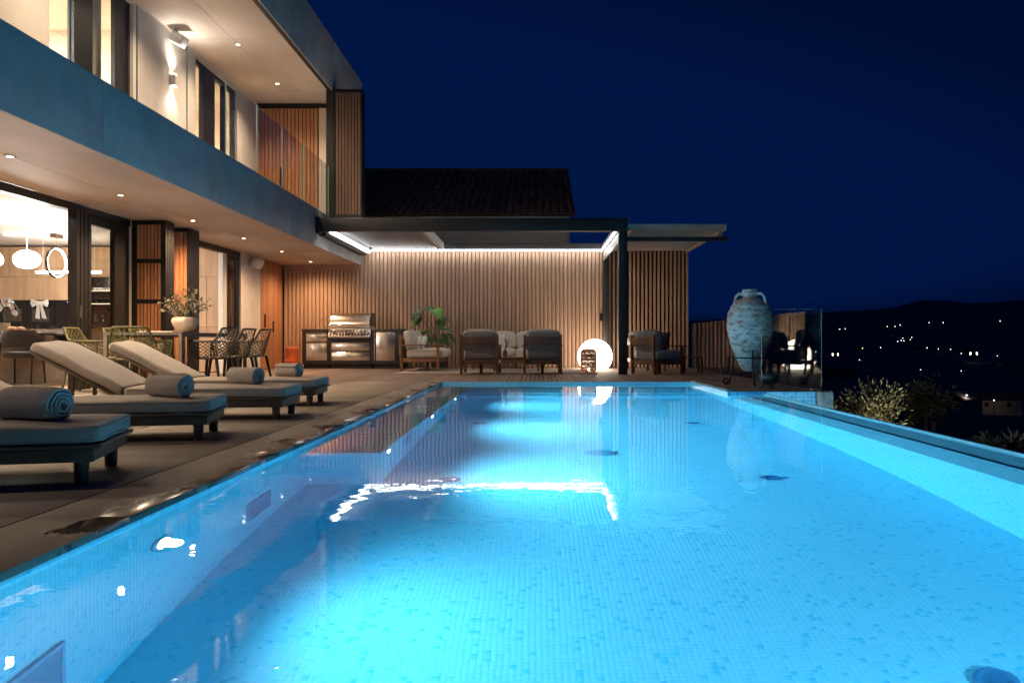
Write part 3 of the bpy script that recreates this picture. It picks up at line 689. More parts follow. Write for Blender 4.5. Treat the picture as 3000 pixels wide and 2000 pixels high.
# ------------------------------------------------------------------ kitchen and dining room inside
YK = 16.7
K = thing('kitchen_cabinet_wall', 'oak cabinet wall with black ovens and dark shelf niche in kitchen', 'cabinets', (-9.3, YK, 0))
def kb(name, mat, x0, x1, y0, y1, z0, z1, parent=None, bevel=0.0): return box(name, mat, x0, x1, y0, y1, z0, z1, parent or K, bevel, world=True)
kb('carcass', 'dark_core', XBACK, -6.36, YK + .03, YK + .45, 0.0, 2.575)
xs = [-6.37 - .57 * i for i in range(11)]
for x1, x0 in zip(xs[:-1], xs[1:]):
    kb('cabinet_door', 'oak', x0 + .002, x1 - .002, YK, YK + .022, 1.953, 2.56)
    if x1 < -9.2: kb('cabinet_door', 'oak', x0 + .002, x1 - .002, YK, YK + .022, 1.482, 1.948)
for x0, x1 in ((-8.44, -7.91), (-7.905, -7.30), (-7.295, -6.72), (-6.715, -6.37)):
    kb('cabinet_door', 'oak', x0 + .002, x1 - .002, YK, YK + .022, .935, 1.948)
    kb('cabinet_door', 'oak', x0 + .002, x1 - .002, YK, YK + .022, .02, .93)
for x0, x1 in ((-11.51, -10.95), (-10.94, -10.385), (-10.375, -9.82), (-9.81, -9.25)):
    ov = kb('oven', 'black_glass', x0, x1, YK - .005, YK + .02, .985, 1.47)
    if x0 < -9.9: kb('oven_window', 'oven_window', x0 + .10, x1 - .10, YK - .009, YK - .0055, 1.04, 1.30, ov)
    kb('display', 'display', x0 + .25, x0 + .30, YK - .009, YK - .0055, 1.43, 1.445, ov)
kb('niche_side', 'kitchen_black', -9.245, -9.22, YK - .02, YK + .03, .97, 1.95)
kb('niche_back', 'kitchen_black', -9.22, -8.445, YK + .0, YK + .029, .97, 1.95)
for z in (1.64, 1.38):
    s_ = kb('shelf', 'kitchen_black', -9.21, -8.445, YK - .26, YK - .002, z, z + .02)
    kb('light_strip', 'shelf_glow', -9.20, -8.45, YK - .262, YK - .2605, z + .004, z + .016, s_)
kb('base_unit', 'kitchen_stone', XBACK + .2, -8.45, 15.45, YK - .01, 0, .88)
kb('worktop', 'kitchen_black', XBACK + .2, -8.43, 15.40, YK - .006, .882, .955)
def lathe_thing(name, label, cat, prof, loc, mat, n=16, group=None, parent=None):
    k = MB().lathe(prof, n); o = k.build(name, mat, parent, smooth=True); o.location = loc
    if parent is None:
        o['label'] = label; o['category'] = cat
        if group: o['group'] = group
    return o
cupme = MB().lathe([(.022, 0), (.032, .03), (.036, .06), (.032, .06), (.028, .01)], 14, cap1=True).tube([(.034, 0, .05), (.055, 0, .045), (.055, 0, .02), (.031, 0, .015)], .005, 5).mesh('cup', 'white_gloss', smooth=True)
for i in range(6): inst('cup', cupme, (-8.92 + .075 * i, 16.55, 1.661), label='white cup in the row on upper kitchen shelf', cat='cup', group='white cups on the upper shelf')
glme = MB().lathe([(.028, 0), (.034, .12), (.031, .12), (.025, .008)], 14, cap1=True).mesh('drinking_glass', 'glass_clear', smooth=True)
for i in range(6): inst('drinking_glass', glme, (-8.88 + .07 * i, 16.56, 1.401), label='clear tumbler in the row on middle kitchen shelf', cat='glass', group='tumblers on the middle shelf')
wine = MB().lathe([(.035, 0), (.006, .006), (.005, .09), (.035, .13), (.038, .18), (.03, .22)], 14, cap1=False).mesh('wine_glass', 'glass_clear', smooth=True)
for i in range(2): inst('wine_glass', wine, (-8.82 + .15 * i, 16.4, .956), label='stemmed glass standing on kitchen worktop below the shelves', cat='wine glass', group='stemmed glasses on the worktop')
ofr = MB().lathe([(.0, -.036), (.02, -.03), (.034, -.012), (.034, .012), (.02, .03), (.0, .036)], 14, cap0=False, cap1=False).mesh('orange', 'orange_fruit', smooth=True)
tray = box('serving_tray', 'iron', -9.08, -8.66, 15.9, 16.1, .956, .968, bevel=.004, label='flat dark tray carrying oranges on the kitchen worktop', cat='tray')
for i, (dx, dy, dz) in enumerate([(-.15, 0, 0), (-.08, .02, 0), (-.01, 0, 0), (.06, .02, 0), (.14, 0, 0)]):
    inst('orange', ofr, (-8.87 + dx, 16.0 + dy, 1.0045 + dz), label='bright orange fruit in the row on dark tray', cat='orange', group='oranges on the tray')
# towel tied in a bow on the oven
bw_ = thing('bow_towel', 'white towel tied in a bow hanging on the black oven', 'towel', (-10.09, YK - .04, 1.42))
k = MB()
for s in (-1, 1):
    k.add([(s * .03, 0, .03), (s * .17, -.02, .07), (s * .19, -.02, -.01), (s * .15, -.015, -.09), (s * .03, 0, -.03), (s * .09, -.05, 0)], [(0, 1, 5), (1, 2, 5), (2, 3, 5), (3, 4, 5), (4, 0, 5)])
k.cushion((0, -.02, 0), (.14, .05, .07)); k.build('bow', 'white_cloth', bw_, smooth=True)
k = MB()
for a, b, c in ((-.06, -.085, 0), (.0, .06, .012)): k.add([(a, -.01 - c, -.02), (a + .06, -.02 - c, -.02), (b + .10, -.03 - c, -.33), (b, -.02 - c, -.31)], [(0, 1, 2, 3)])
k.build('tail', 'white_cloth', bw_)
# dining table inside
T = thing('dining_table', 'long black dining table inside the kitchen dining room', 'table', (-8.45, 12.6, 0))
MB().box(-1.35, 1.35, -.5, .5, .735, .765).build('table_top', 'kitchen_black', T, bevel=.008)
MB().box(.30, 1.05, -.25, .25, .0, .733).build('plinth', 'kitchen_stone', T, bevel=.004)
MB().box(-1.05, -.30, -.25, .25, .0, .733).build('plinth', 'kitchen_stone', T, bevel=.004)
def black_chair():
    t = thing('dining_chair', 'x', 'chair')
    MB().cushion((0, .02, .445), (.50, .48, .11), .5, .7, 24, 10).build('seat', 'black_fabric', t, smooth=True)
    k = MB(); v = []; f = []; n = 18; prof = [(-.028, 0.0), (-.032, .10), (-.022, .20), (0, .235), (.022, .20), (.03, .10), (.026, 0.0), (0, -.02)]
    for i in range(n + 1):
        a = R(-80 + 160 * i / n); sc = 1.0 if 2 < i < n - 2 else .55 + .15 * min(i, n - i)
        for d, z in prof:
            rr = .275 + d; v.append((rr * math.sin(a), -rr * math.cos(a) * .82 + .03, .562 + z * sc + .01 * math.cos(a)))
    m_ = len(prof)
    for i in range(n):
        for j in range(m_): f.append((i * m_ + j, i * m_ + (j + 1) % m_, (i + 1) * m_ + (j + 1) % m_, (i + 1) * m_ + j))
    f.append(tuple(range(m_))); f.append(tuple(n * m_ + j for j in range(m_ - 1, -1, -1)))
    k.add(v, f); k.build('backrest', 'black_fabric', t, smooth=True)
    for sx in (-1, 1):
        MB().tube([(sx * .22, -.16, .62), (sx * .235, -.24, 0)], .012, 8).build('leg', 'iron', t, smooth=True)
        MB().tube([(sx * .20, .18, .42), (sx * .22, .22, 0)], .012, 8).build('leg', 'iron', t, smooth=True)
    return t
bc = black_chair()
for i, (x, y, rz, lab) in enumerate([(-7.60, 12.12, .10, 'black upholstered chair nearest the open glass door, back to the terrace'), (-8.38, 12.1, -.05, 'black upholstered chair left of the nearest one at black table'),
        (-7.35, 12.9, 1.5, 'black upholstered chair at the right end of black table'), (-8.0, 13.5, 3.1, 'black upholstered chair across black table, behind the two glasses'), (-8.95, 13.5, 3.2, 'black upholstered chair across black table, behind the orchid')]):
    c = bc if i == 0 else copy_tree(bc); c.location = (x, y, 0); c.rotation_euler.z = rz; c['label'] = lab; c['group'] = 'black chairs at the indoor table'
# on the table
op = thing('orchid', 'white orchid in a pale pot on the indoor dining table', 'plant', at(15, 972, 12.5))
MB().lathe([(.05, 0), (.065, .03), (.07, .14), (.06, .14), (.055, .10)], 20).build('pot', 'ceramic_cream', op, smooth=True)
k = MB(); pts = [(0, 0, .12), (-.01, 0, .30), (.01, 0, .42), (.08, 0, .47), (.16, 0, .42), (.2, 0, .32)]; k.tube(pts, .004, 5).tube([(0, 0, .12), (-.04, .02, .28), (-.10, .03, .42)], .004, 5); k.build('stem', 'stem', op, smooth=True)
for i in range(16):
    k = MB(); t = random.random(); q = Vector((-.10 + .32 * t, random.uniform(-.05, .05), .46 - .9 * (t - .45) ** 2 * (1.4 if t > .45 else .5) + random.uniform(-.05, .05)))
    for a in range(5):
        an = a * 1.257 + i; d = Vector((math.cos(an), -.35, math.sin(an))) * .042; e = Vector((-math.sin(an), 0, math.cos(an))) * .026
        k.add([q, q + d * .6 + e, q + d, q + d * .6 - e], [(0, 1, 2, 3)])
    k.build('flower', 'petal', op, smooth=True)
for i, (px, dy) in enumerate(((35, 0), (56, .03))):
    q = at(px, 968, 12.4); k = MB(); v = []; n = 20
    prof = [(.0, -.05), (.035, -.05), (.062, -.025), (.066, .01), (.05, .04), (.02, .046), (0, .04)]
    for r_, z in prof:
        for j in range(n):
            a = 2 * math.pi * j / n; rr = r_ * (1 + .06 * math.cos(a * 8)); v.append((rr * math.cos(a), rr * math.sin(a), z))
    f = [(p * n + j, p * n + (j + 1) % n, (p + 1) * n + (j + 1) % n, (p + 1) * n + j) for p in range(len(prof) - 1) for j in range(n)]
    po = thing('pumpkin', ['small orange pumpkin left of the other, beside the orchid pot', 'small orange pumpkin right of the other, beside the glasses'][i], 'pumpkin', (q.x, q.y + dy, .816), group='pumpkins on the indoor table')
    k.add(v, f).build('fruit', 'pumpkin', po, smooth=True); MB().tube([(0, 0, .038), (.005, 0, .055), (.015, 0, .065)], [.008, .006, .005], 6).build('stalk', 'stem', po, smooth=True)
for i, px in enumerate((82, 105)):
    q = at(px, 966, 12.4); lathe_thing('drinking_glass', ['low tumbler on indoor table beside the pumpkins', 'low tumbler on indoor table farther from the pumpkins'][i], 'glass', [(.035, 0), (.036, .075), (.032, .075), (.030, .012)], (q.x, q.y, .766), 'glass_clear', group='tumblers on the indoor table')
# pendants, ring and bar lamps, ceiling light
for i, px in enumerate((79, -32)):
    q = at(px, 760, 12.6); p = thing('pendant_lamp', ['glowing white oval pendant lamp hanging above the indoor table', 'glowing white oval pendant lamp cut by the left picture edge'][i], 'pendant lamp', (q.x, q.y, q.z), group='oval pendant lamps')
    MB().cushion((0, 0, 0), (.375, .375, .28), 1.0, 1.0, 28, 16).build('shade', 'pendant_glow', p, smooth=True)
    MB().tube([(0, 0, .13), (0, 0, 2.60 - q.z)], .004, 6).build('cord', 'white_gloss', p)
    MB().lathe([(.0, 0), (.075, .01), (.075, .035)], 20, (0, 0, 2.562 - q.z), cap0=False).build('canopy', 'white_gloss', p, smooth=True)
q = at(166, 770, 15.0); rg = thing('ring_lamp', 'glowing ring lamp hung vertically from wires in the kitchen', 'ring lamp', q, R(84))
n = 40; rr = .26
k = MB(); v = []; f = []
for i in range(n):
    a = 2 * math.pi * i / n
    for dr, dy in ((0, -.02), (.022, -.02), (.022, .02), (0, .02)): v.append(((rr + dr) * math.cos(a), dy, (rr + dr) * math.sin(a)))
for i in range(n):
    j = (i + 1) % n
    for c in (0, 1, 2): f.append((i * 4 + c, i * 4 + c + 1, j * 4 + c + 1, j * 4 + c))
k.add(v, f).build('ring', 'iron', rg)
k = MB(); v = []; f = []
for i in range(n):
    a = 2 * math.pi * i / n
    for dy in (-.02, .02): v.append(((rr - .002) * math.cos(a), dy, (rr - .002) * math.sin(a)))
for i in range(n): j = (i + 1) % n; f.append((i * 2, i * 2 + 1, j * 2 + 1, j * 2))
k.add(v, f).build('light_band', 'ring_glow', rg)
MB().tube([(-.05, 0, rr), (-.05, 0, 2.57 - q.z)], .003, 5).tube([(.05, 0, rr), (.05, 0, 2.57 - q.z)], .003, 5).build('wire', 'white_gloss', rg)
MB().box(-.10, .10, -.06, .06, 2.53 - q.z, 2.598 - q.z).build('canopy', 'teak_shade', rg)
a = at(107, 797, 15.4); b = at(295, 797, 15.4)
br = thing('bar_lamp', 'slim glowing bar lamp hung level across the kitchen', 'bar lamp', ((a.x + b.x) / 2, 15.4, a.z)); L_ = (b.x - a.x) / 2
MB().tube([(-L_, 0, 0), (L_, 0, 0)], .018, 10).build('tube', 'bar_glow', br, smooth=True)
MB().tube([(-L_ * .8, 0, .015), (-L_ * .8, 0, 2.6 - a.z)], .003, 5).tube([(L_ * .8, 0, .015), (L_ * .8, 0, 2.6 - a.z)], .003, 5).build('wire', 'white_gloss', br)
hb('cove_light', 'cove_glow', -6.60, -6.54, YNEAR + .3, 10.7, 2.585, 2.598)
hb('ceiling_light', 'cove_glow', -9.75, -9.45, 15.0, 15.1, 2.588, 2.598)
hb('ceiling_light', 'cove_glow', -7.6, -7.1, 14.6, 14.7, 2.588, 2.598)
box('indoor_rug', 'rug', -10.6, -7.0, 11.55, 14.1, .001, .012, label='beige flat rug under the black indoor dining table', cat='rug')

# ------------------------------------------------------------------ clad wall behind the lounge
YWL = 19.9
CW = thing('clad_wall', 'tall wall of rounded vertical beige boards behind the lounge', 'wall', (-1.2, YWL + .1, 0))
box('wall_core', 'dark_core', XF - .02, 3.66, YWL + .03, YWL + .22, -.05, 2.84, CW, world=True)
def half_round(z0, z1, w=.088, d=.036):
    k = MB(); n = 7; v = []
    pr = [(-w / 2, .034)] + [(-w / 2 * math.cos(math.pi * i / n), .028 - d * math.sin(math.pi * i / n) ** .7) for i in range(n + 1)] + [(w / 2, .034)]
    for z in (z0, z1):
        for x_, y_ in pr: v.append((x_, y_, z))
    m_ = len(pr); f = [(i, i + 1, m_ + i + 1, m_ + i) for i in range(m_ - 1)] + [tuple(range(m_ - 1, -1, -1)), tuple(range(m_, 2 * m_))]
    return k.add(v, f).mesh('board', 'cladding', smooth=True)
bt = half_round(0.004, 2.83); bl = half_round(0.004, 2.36)
fin = MB().box(-.026, .026, -.075, .028, .004, 2.83).mesh('board', 'cladding', bevel=.003, segs=1)
x = XF + .06
while x < 3.66:
    if x < XO - .03: inst('board', bl, (x, YWL, 0), CW)
    elif x < 1.72: inst('board', bt, (x, YWL, 0), CW)
    else: inst('board', fin, (x, YWL, 0), CW)
    x += .0972 if x < 1.72 else .0985
box('header_board', 'cladding', XF + .01, XO - .01, YWL - .03, YWL + .028, 2.365, ZS - .003, CW, world=True)
box('coping_strip', 'cladding', XO, 3.66, YWL - .01, YWL + .23, 2.842, 2.87, CW, world=True)
# metal door set in the wall beside the post
box('door_leaf', 'black_metal', 1.60, 1.85, YWL - .06, YWL - .042, .02, 2.80, CW, world=True)
box('door_handle', 'black_metal', 1.54, 1.60, YWL - .10, YWL - .04, 1.13, 1.32, CW, world=True)

# ------------------------------------------------------------------ dark pergola with retracted louvres
PY0, PY1, PX0, PX1 = 15.76, 19.86, -4.235, 1.755
PG = thing('pergola', 'charcoal metal pergola with white light strips beside the house', 'pergola', (-1.2, PY0, 0))
def pb(name, mat, x0, x1, y0, y1, z0, z1, bevel=0.0, parent=None): return box(name, mat, x0, x1, y0, y1, z0, z1, parent or PG, bevel, world=True)
pb('post', 'pergola_metal', 1.59, PX1, PY0, PY0 + .16, 0, 2.76, .004)
pb('post', 'pergola_metal', 1.60, 1.74, 19.55, 19.69, 0, 2.76, .004)
pb('front_beam', 'pergola_metal', -4.16, PX1, PY0, PY0 + .18, 2.762, 3.01, .004)
pb('beam_end', 'pergola_metal', PX0, -4.162, PY0 - .04, PY0 + .22, 2.72, 3.03)
pb('side_beam', 'pergola_metal', 1.63, PX1 - .005, PY0 + .182, PY1 - .1, 2.768, 2.99)
pb('side_beam', 'pergola_metal', PX0 + .002, -4.10, PY0 + .222, PY1 - .1, 2.70, 2.99)
pb('rear_beam', 'pergola_metal', -4.09, 1.62, PY1 - .10, PY1 - .02, 2.845, 3.0)
pb('gutter', 'led_channel', 1.585, 1.628, PY0 + .19, PY1 - .11, 2.80, 2.96)
pb('gutter', 'led_channel', -4.098, -4.03, PY0 + .19, PY1 - .11, 2.74, 2.95)
pb('screen_box', 'led_channel', 1.60, 1.629, PY0 + .17, 19.5, 2.56, 2.75)
pb('led_strip', 'led_strip', -4.025, -3.985, PY0 + .19, PY1 - .12, 2.775, 2.80)
pb('led_strip', 'led_strip', 1.555, 1.58, PY0 + .19, PY1 - .12, 2.80, 2.825)
pb('led_strip', 'led_strip', -3.98, 1.55, PY1 - .130, PY1 - .105, 2.815, 2.84)
pb('led_strip', 'led_front', -3.98, 1.55, PY0 + .185, PY0 + .20, 2.775, 2.79)
for i in range(22):
    xx = -3.86 + .070 * i
    MB().box(-.010, .010, PY0 + .26, PY1 - .22, -.030, .030).xform(Matrix.Translation((xx, 0, 2.875)) @ Matrix.Rotation(R(16), 4, 'Y')).build('louvre', 'louvre_grey', PG, world=True)
pb('end_plate', 'louvre_white', -2.30, -2.22, PY0 + .24, PY1 - .2, 2.83, 3.0)

# beige pergola on the right
P2 = thing('beige_pergola', 'beige slatted canopy with overhanging end beside the dark post', 'canopy', (2.7, 18, 0))
box('fascia', 'louvre_beige', 1.80, 3.70, 15.95, 16.02, 2.80, 2.92, P2, world=True)
for z_, nm in ((2.80, 'rafter'),): box(nm, 'louvre_beige', 3.62, 3.70, 16.022, 19.86, 2.80, 2.90, P2, world=True)
box('rafter', 'louvre_beige', 1.80, 1.88, 16.022, 19.86, 2.80, 2.90, P2, world=True)
lv = MB().box(1.885, 3.615, -.06, .06, -.012, .012).xform(Matrix.Rotation(R(14), 4, 'X')).mesh('slat', 'louvre_beige')
for i in range(28): inst('slat', lv, (0, 16.12 + .135 * i, 2.84), P2)
box('bracket', 'louvre_beige', 3.55, 3.63, 15.955, 16.0, 2.66, 2.799, P2, world=True)
box('dark_beam', 'pergola_metal', PX1 + .002, 3.70, PY0 + .03, PY0 + .12, 2.57, 2.655, P2, world=True)

# ------------------------------------------------------------------ glass panels at the edge of the side terrace
GP = thing('glass_screen', 'clear glass panel screen around the corner of the side terrace', 'glass screen', (3.7, 10.6, 0))
def gp(x0, x1, y0, y1, z1):
    p = box('pane', 'pane', x0, x1, y0, y1, .004, z1, GP, world=True); return p
p = gp(2.92, 3.69, YW + .10, YW + .112, 1.055)
for a, b in ((2.917, 2.9195), (3.6905, 3.694)): box('edge', 'glass_edge', a, b, YW + .10, YW + .112, .004, 1.055, p, world=True)
box('edge', 'glass_edge', 2.92, 3.69, YW + .10, YW + .112, 1.0555, 1.0585, p, world=True)
ysd = [YW + .12, 12.0, 13.5, 15.0, 16.5, 18.0, 19.4]
for a, b in zip(ysd[:-1], ysd[1:]):
    p = gp(3.696, 3.708, a + .006, b - .006, 1.055)
    box('edge', 'glass_edge', 3.696, 3.708, b - .0055, b - .004, .004, 1.056, p, world=True)
box('shoe', 'steel', 3.56, 3.71, YW + .085, YW + .125, .0, .012, GP, world=True)
# rough stone pillar at the end of the catch basin
def pillar():
    k = MB(); v = []; f = []; nx, nz = 14, 22
    def face(o, u, w, nrm, s):
        n0 = len(k.v); vv = []
        for i in range(nx + 1):
            for j in range(nz + 1):
                p = Vector(o) + Vector(u) * (i / nx) + Vector(w) * (j / nz)
                e = min(i, nx - i, j, nz - j)
                d = (noise.noise(p * 13 + Vector((s, 0, 0))) * .03 + noise.noise(p * 31) * .014) * (1 if e else 0.0)
                vv.append(p + Vector(nrm) * d)
        ff = [(i * (nz + 1) + j, (i + 1) * (nz + 1) + j, (i + 1) * (nz + 1) + j + 1, i * (nz + 1) + j + 1) for i in range(nx) for j in range(nz)]
        k.add(vv, ff)
    x0, x1, y0, y1, z0, z1 = 3.60, 3.80, YW - .02, YW + .5, -1.35, -.004
    face((x0, y0, z0), (x1 - x0, 0, 0), (0, 0, z1 - z0), (0, -1, 0), 1); face((x0, y1, z0), (x1 - x0, 0, 0), (0, 0, z1 - z0), (0, 1, 0), 2)
    face((x0, y0, z0), (0, y1 - y0, 0), (0, 0, z1 - z0), (-1, 0, 0), 3); face((x1, y0, z0), (0, y1 - y0, 0), (0, 0, z1 - z0), (1, 0, 0), 4)
    face((x0, y0, z1), (x1 - x0, 0, 0), (0, y1 - y0, 0), (0, 0, 1), 5)
    k.build('stone_pillar', 'rock', smooth=True, label='rough stone pillar at the corner of the infinity pool', cat='pillar')
pillar()

# ------------------------------------------------------------------ neighbour house with tiled roof
NB = thing('neighbour_house', 'neighbouring house with dark barrel tile roof above the clad wall', 'house', (-3, 24, -1))
YV, XG = 21.6, 1.05
box('wall', 'neighbour_plaster', -9, XG - .15, YV + .4, YV + 9, -1.3, 3.98, NB, world=True)
box('downpipe', 'neighbour_plaster', .72, .82, YV + .28, YV + .38, -1.3, 3.9, NB, world=True)
ev, rg_z, run = 3.95, 6.2, 5.3
ang = math.atan2(rg_z - ev, run); slope = math.hypot(run, rg_z - ev)
MB().add([(-9, YV, ev - .02), (XG, YV, ev - .02), (XG, YV + run, rg_z - .02), (-9, YV + run, rg_z - .02), (-9, YV + 2 * run, ev - .02), (XG, YV + 2 * run, ev - .02)], [(0, 1, 2, 3), (3, 2, 5, 4)]).build('roof', 'roof_tile', NB, world=True)
def tile_geo():
    k = MB(); v = []; n = 6; L0 = .42
    for yy, r_, zz in ((0, .088, .028), (L0, .072, .004)):
        for i in range(n + 1):
            a = math.pi * i / n; v.append((r_ * math.cos(a), yy, zz + .055 * math.sin(a)))
    for yy, r_, zz in ((0, .075, .026),):
        for i in range(n + 1):
            a = math.pi * i / n; v.append((r_ * math.cos(a), yy + .003, zz - .004 + .042 * math.sin(a)))
    f = [(i, i + 1, n + 2 + i, n + 1 + i) for i in range(n)] + [(i, i + 1, 2 * n + 3 + i, 2 * n + 2 + i) for i in range(n)]
    return k.add(v, f)
tg = tile_geo(); tme = tg.mesh('tile', 'roof_tile', smooth=True)
rot = Matrix.Rotation(ang, 4, 'X'); tiles_ = []
x = XG - .12
while x > -5.6:
    s_ = 0.0
    while s_ < slope - .2: tiles_.append((x + random.uniform(-.006, .006), s_)); s_ += .355
    x -= .205
tiles_.sort(key=lambda t: -t[1]); rest = MB()
roof = [c for c in NB.children if c.name.startswith('roof')][0]
for i, (tx, ts) in enumerate(tiles_):
    p = Vector((tx, YV + ts * math.cos(ang), ev + ts * math.sin(ang)))
    if i < 300:
        o = bpy.data.objects.new('tile', tme); o.location = p; o.rotation_euler = (ang, 0, random.uniform(-.02, .02)); put(o, roof, True)
    else: rest.add([Matrix.Translation(p) @ rot @ Vector(q) for q in tg.v], tg.f)
rest.build('tile_field', 'roof_tile', roof, smooth=True, world=True, kind='stuff')
k = MB(); xx = XG
while xx > -5.6: k.tube([(xx, YV + run, rg_z + .02), (xx - .40, YV + run, rg_z + .035)], [.10, .085], 8); xx -= .37
k.build('ridge_tile', 'roof_tile', roof, smooth=True, world=True, kind='stuff')
an = thing('antenna', 'small roof antenna on thin mast behind the beige canopy', 'antenna', (2.72, 24.0, 2.3))
MB().tube([(0, 0, 0), (0, 0, 1.95)], .015, 6).build('mast', 'steel', an); MB().bar((-.25, 0, 1.8), (.25, 0, 1.8), .02, .02).bar((-.15, 0, 1.68), (.15, 0, 1.68), .02, .02).build('crossbar', 'steel', an)

# ------------------------------------------------------------------ outdoor kitchen
def bx(px, Y): return (px - VX) * Y / F
YI = 19.15
def ip(zx, zy): return at(880 + zx * .13605, 900 + zy * .13605, YI)     # a point on the island front
ISL = thing('outdoor_kitchen', 'charcoal outdoor kitchen island with steel drawers against clad wall', 'kitchen island', (-4.2, YI + .35, 0))
def ib(name, mat, z0x, z1x, z0y, z1y, y0, y1, bevel=0.0, parent=None):
    a = ip(z0x, z1y); b = ip(z1x, z0y); return box(name, mat, a.x, b.x, y0, y1, max(a.z, .002), b.z, parent or ISL, bevel, world=True)
ZTOP = .925
xa, xb, xc, xd = ip(35, 0).x, ip(625, 0).x, ip(1545, 0).x, ip(2225, 0).x
for a, b in ((xa, xb - .002), (xb + .002, xc - .002), (xc + .002, xd)):
    hh = ZTOP - .04 if not (a > xa + .01 and b < xd - .01) else .70
    box('cabinet', 'island_panel', a, b, YI, YI + .66, .10, hh, ISL, .003, world=True)
    box('plinth', 'dark_core', a + .02, b - .02, YI + .05, YI + .6, .0, .099, ISL, world=True)
for a, b in ((xa - .01, xb - .012), (xc + .01, xd + .01)): box('countertop', 'counter_stone', a, b, YI - .015, YI + .68, ZTOP - .038, ZTOP, ISL, .004, world=True)
def drawer(z0x, z1x, z0y, z1y, handle=True):
    d = ib('drawer_front', 'steel', z0x, z1x, z0y, z1y, YI - .022, YI - .002, .004)
    if handle:
        a = ip(z0x + 5, z0y - 2); b = ip(z1x - 5, z0y - 2)
        MB().tube([(a.x, YI - .045, a.z + .012), (b.x, YI - .045, b.z + .012)], .010, 8).build('handle', 'chrome', d, smooth=True, world=True)
drawer(130, 578, 575, 735); drawer(130, 578, 775, 1145); drawer(676, 1492, 785, 935); drawer(676, 1492, 990, 1148)
dr = ib('steel_door', 'steel', 1635, 2040, 540, 1148, YI - .022, YI - .002, .004)
a = ip(1605, 540); b = ip(1605, 1148); MB().tube([(a.x, YI - .04, a.z), (b.x, YI - .04, b.z)], .010, 8).build('handle', 'chrome', dr, smooth=True, world=True)
fc = thing('faucet', 'slim curved steel tap on the outdoor kitchen counter', 'tap', (ip(430, 0).x, YI + .45, ZTOP))
k = MB(); pts = [(0, 0, 0), (0, 0, .22)] + [(-.05 + .05 * math.cos(t), 0, .22 + .05 * math.sin(t)) for t in [i * math.pi / 8 for i in range(1, 9)]] + [(-.10, 0, .17)]
k.tube(pts, .010, 8).build('spout', 'chrome', fc, smooth=True); MB().lathe([(.022, 0), (.022, .012), (.012, .03)], 14).build('base', 'chrome', fc, smooth=True); MB().tube([(.0, -.01, .04), (.06, -.02, .06)], .006, 6).build('lever', 'chrome', fc, smooth=True)
lathe_thing('soap_dispenser', 'thin steel soap dispenser left of the outdoor tap', 'dispenser', [(.016, 0), (.016, .01), (.008, .02), (.008, .08), (.012, .085), (.004, .09)], (ip(318, 0).x, YI + .45, ZTOP), 'chrome', 12)
# grill
GR = thing('barbecue_grill', 'stainless steel gas grill with domed hood and row of knobs', 'grill', (ip(1080, 0).x, YI, .7))
gx0, gx1 = ip(640, 0).x, ip(1525, 0).x
zb_, zt_ = ip(0, 385).z, ip(0, 112).z
k = MB(); pr = [(YI + .02, zb_ - .02), (YI + .03, zb_ + .06), (YI + .07, zb_ + .14), (YI + .14, zt_ - .07), (YI + .24, zt_ - .012), (YI + .34, zt_), (YI + .52, zt_ - .02), (YI + .60, zb_ + .04), (YI + .60, zb_ - .02)]
v = [(xx, y, z) for xx, s in ((gx0 + .03, 0), (gx1 - .03, 0)) for y, z in pr]; n = len(pr)
k.add(v, [(i, i + 1, n + i + 1, n + i) for i in range(n - 1)] + [(n - 1, 0, n, 2 * n - 1)] + [tuple(range(n - 1, -1, -1)), tuple(range(n, 2 * n))]); hd = k.build('hood', 'steel', GR, smooth=True, world=True)
for xx in (gx0, gx1 - .045):
    k = MB(); v = [(xx + s, y, z) for s in (0, .045) for y, z in pr]; k.add(v, [(i, i + 1, n + i + 1, n + i) for i in range(n - 1)] + [tuple(range(n - 1, -1, -1)), tuple(range(n, 2 * n)), (n - 1, 0, n, 2 * n - 1)]).xform(Matrix.Translation((0, -.008, .004))).build('hood_cheek', 'kitchen_black' if xx > gx0 else 'steel', GR, smooth=True, world=True)
e_ = ip(1100, 200); k = MB(); k.tube([(e_.x + .058 * math.cos(t), YI + .10 + .30 * .032 * math.sin(t), e_.z + .040 * math.sin(t)) for t in [i * math.pi / 10 for i in range(20)]], .006, 6, close=True); k.cushion((e_.x, YI + .098, e_.z), (.055, .02, .04), 1, 1, 12, 8); k.build('emblem', 'chrome', hd, smooth=True, world=True)
a = ip(612, 378); b = ip(1500, 378); k = MB(); k.tube([(a.x, YI - .06, a.z), (b.x, YI - .06, b.z)], .016, 10)
for xx in (a.x + .02, b.x - .02): k.tube([(xx, YI - .06, a.z), (xx, YI + .04, a.z)], .014, 8)
k.build('hood_handle', 'chrome', GR, smooth=True, world=True)
k = MB(); a = ip(640, 440); zc0, zc1 = ip(0, 545).z, ip(0, 400).z
k.add([(gx0 - .02, YI - .07, zc0), (gx1 + .0, YI - .07, zc0), (gx1 - .02, YI + .02, zc1), (gx0 + .02, YI + .02, zc1), (gx0 - .02, YI + .05, zc0), (gx1, YI + .05, zc0)], [(0, 1, 2, 3), (0, 3, 4), (1, 5, 2), (0, 4, 5, 1), (4, 3, 2, 5)]); cp = k.build('control_panel', 'steel', GR, world=True)
k = MB(); z0_, z1_ = ip(0, 655).z, ip(0, 620).z
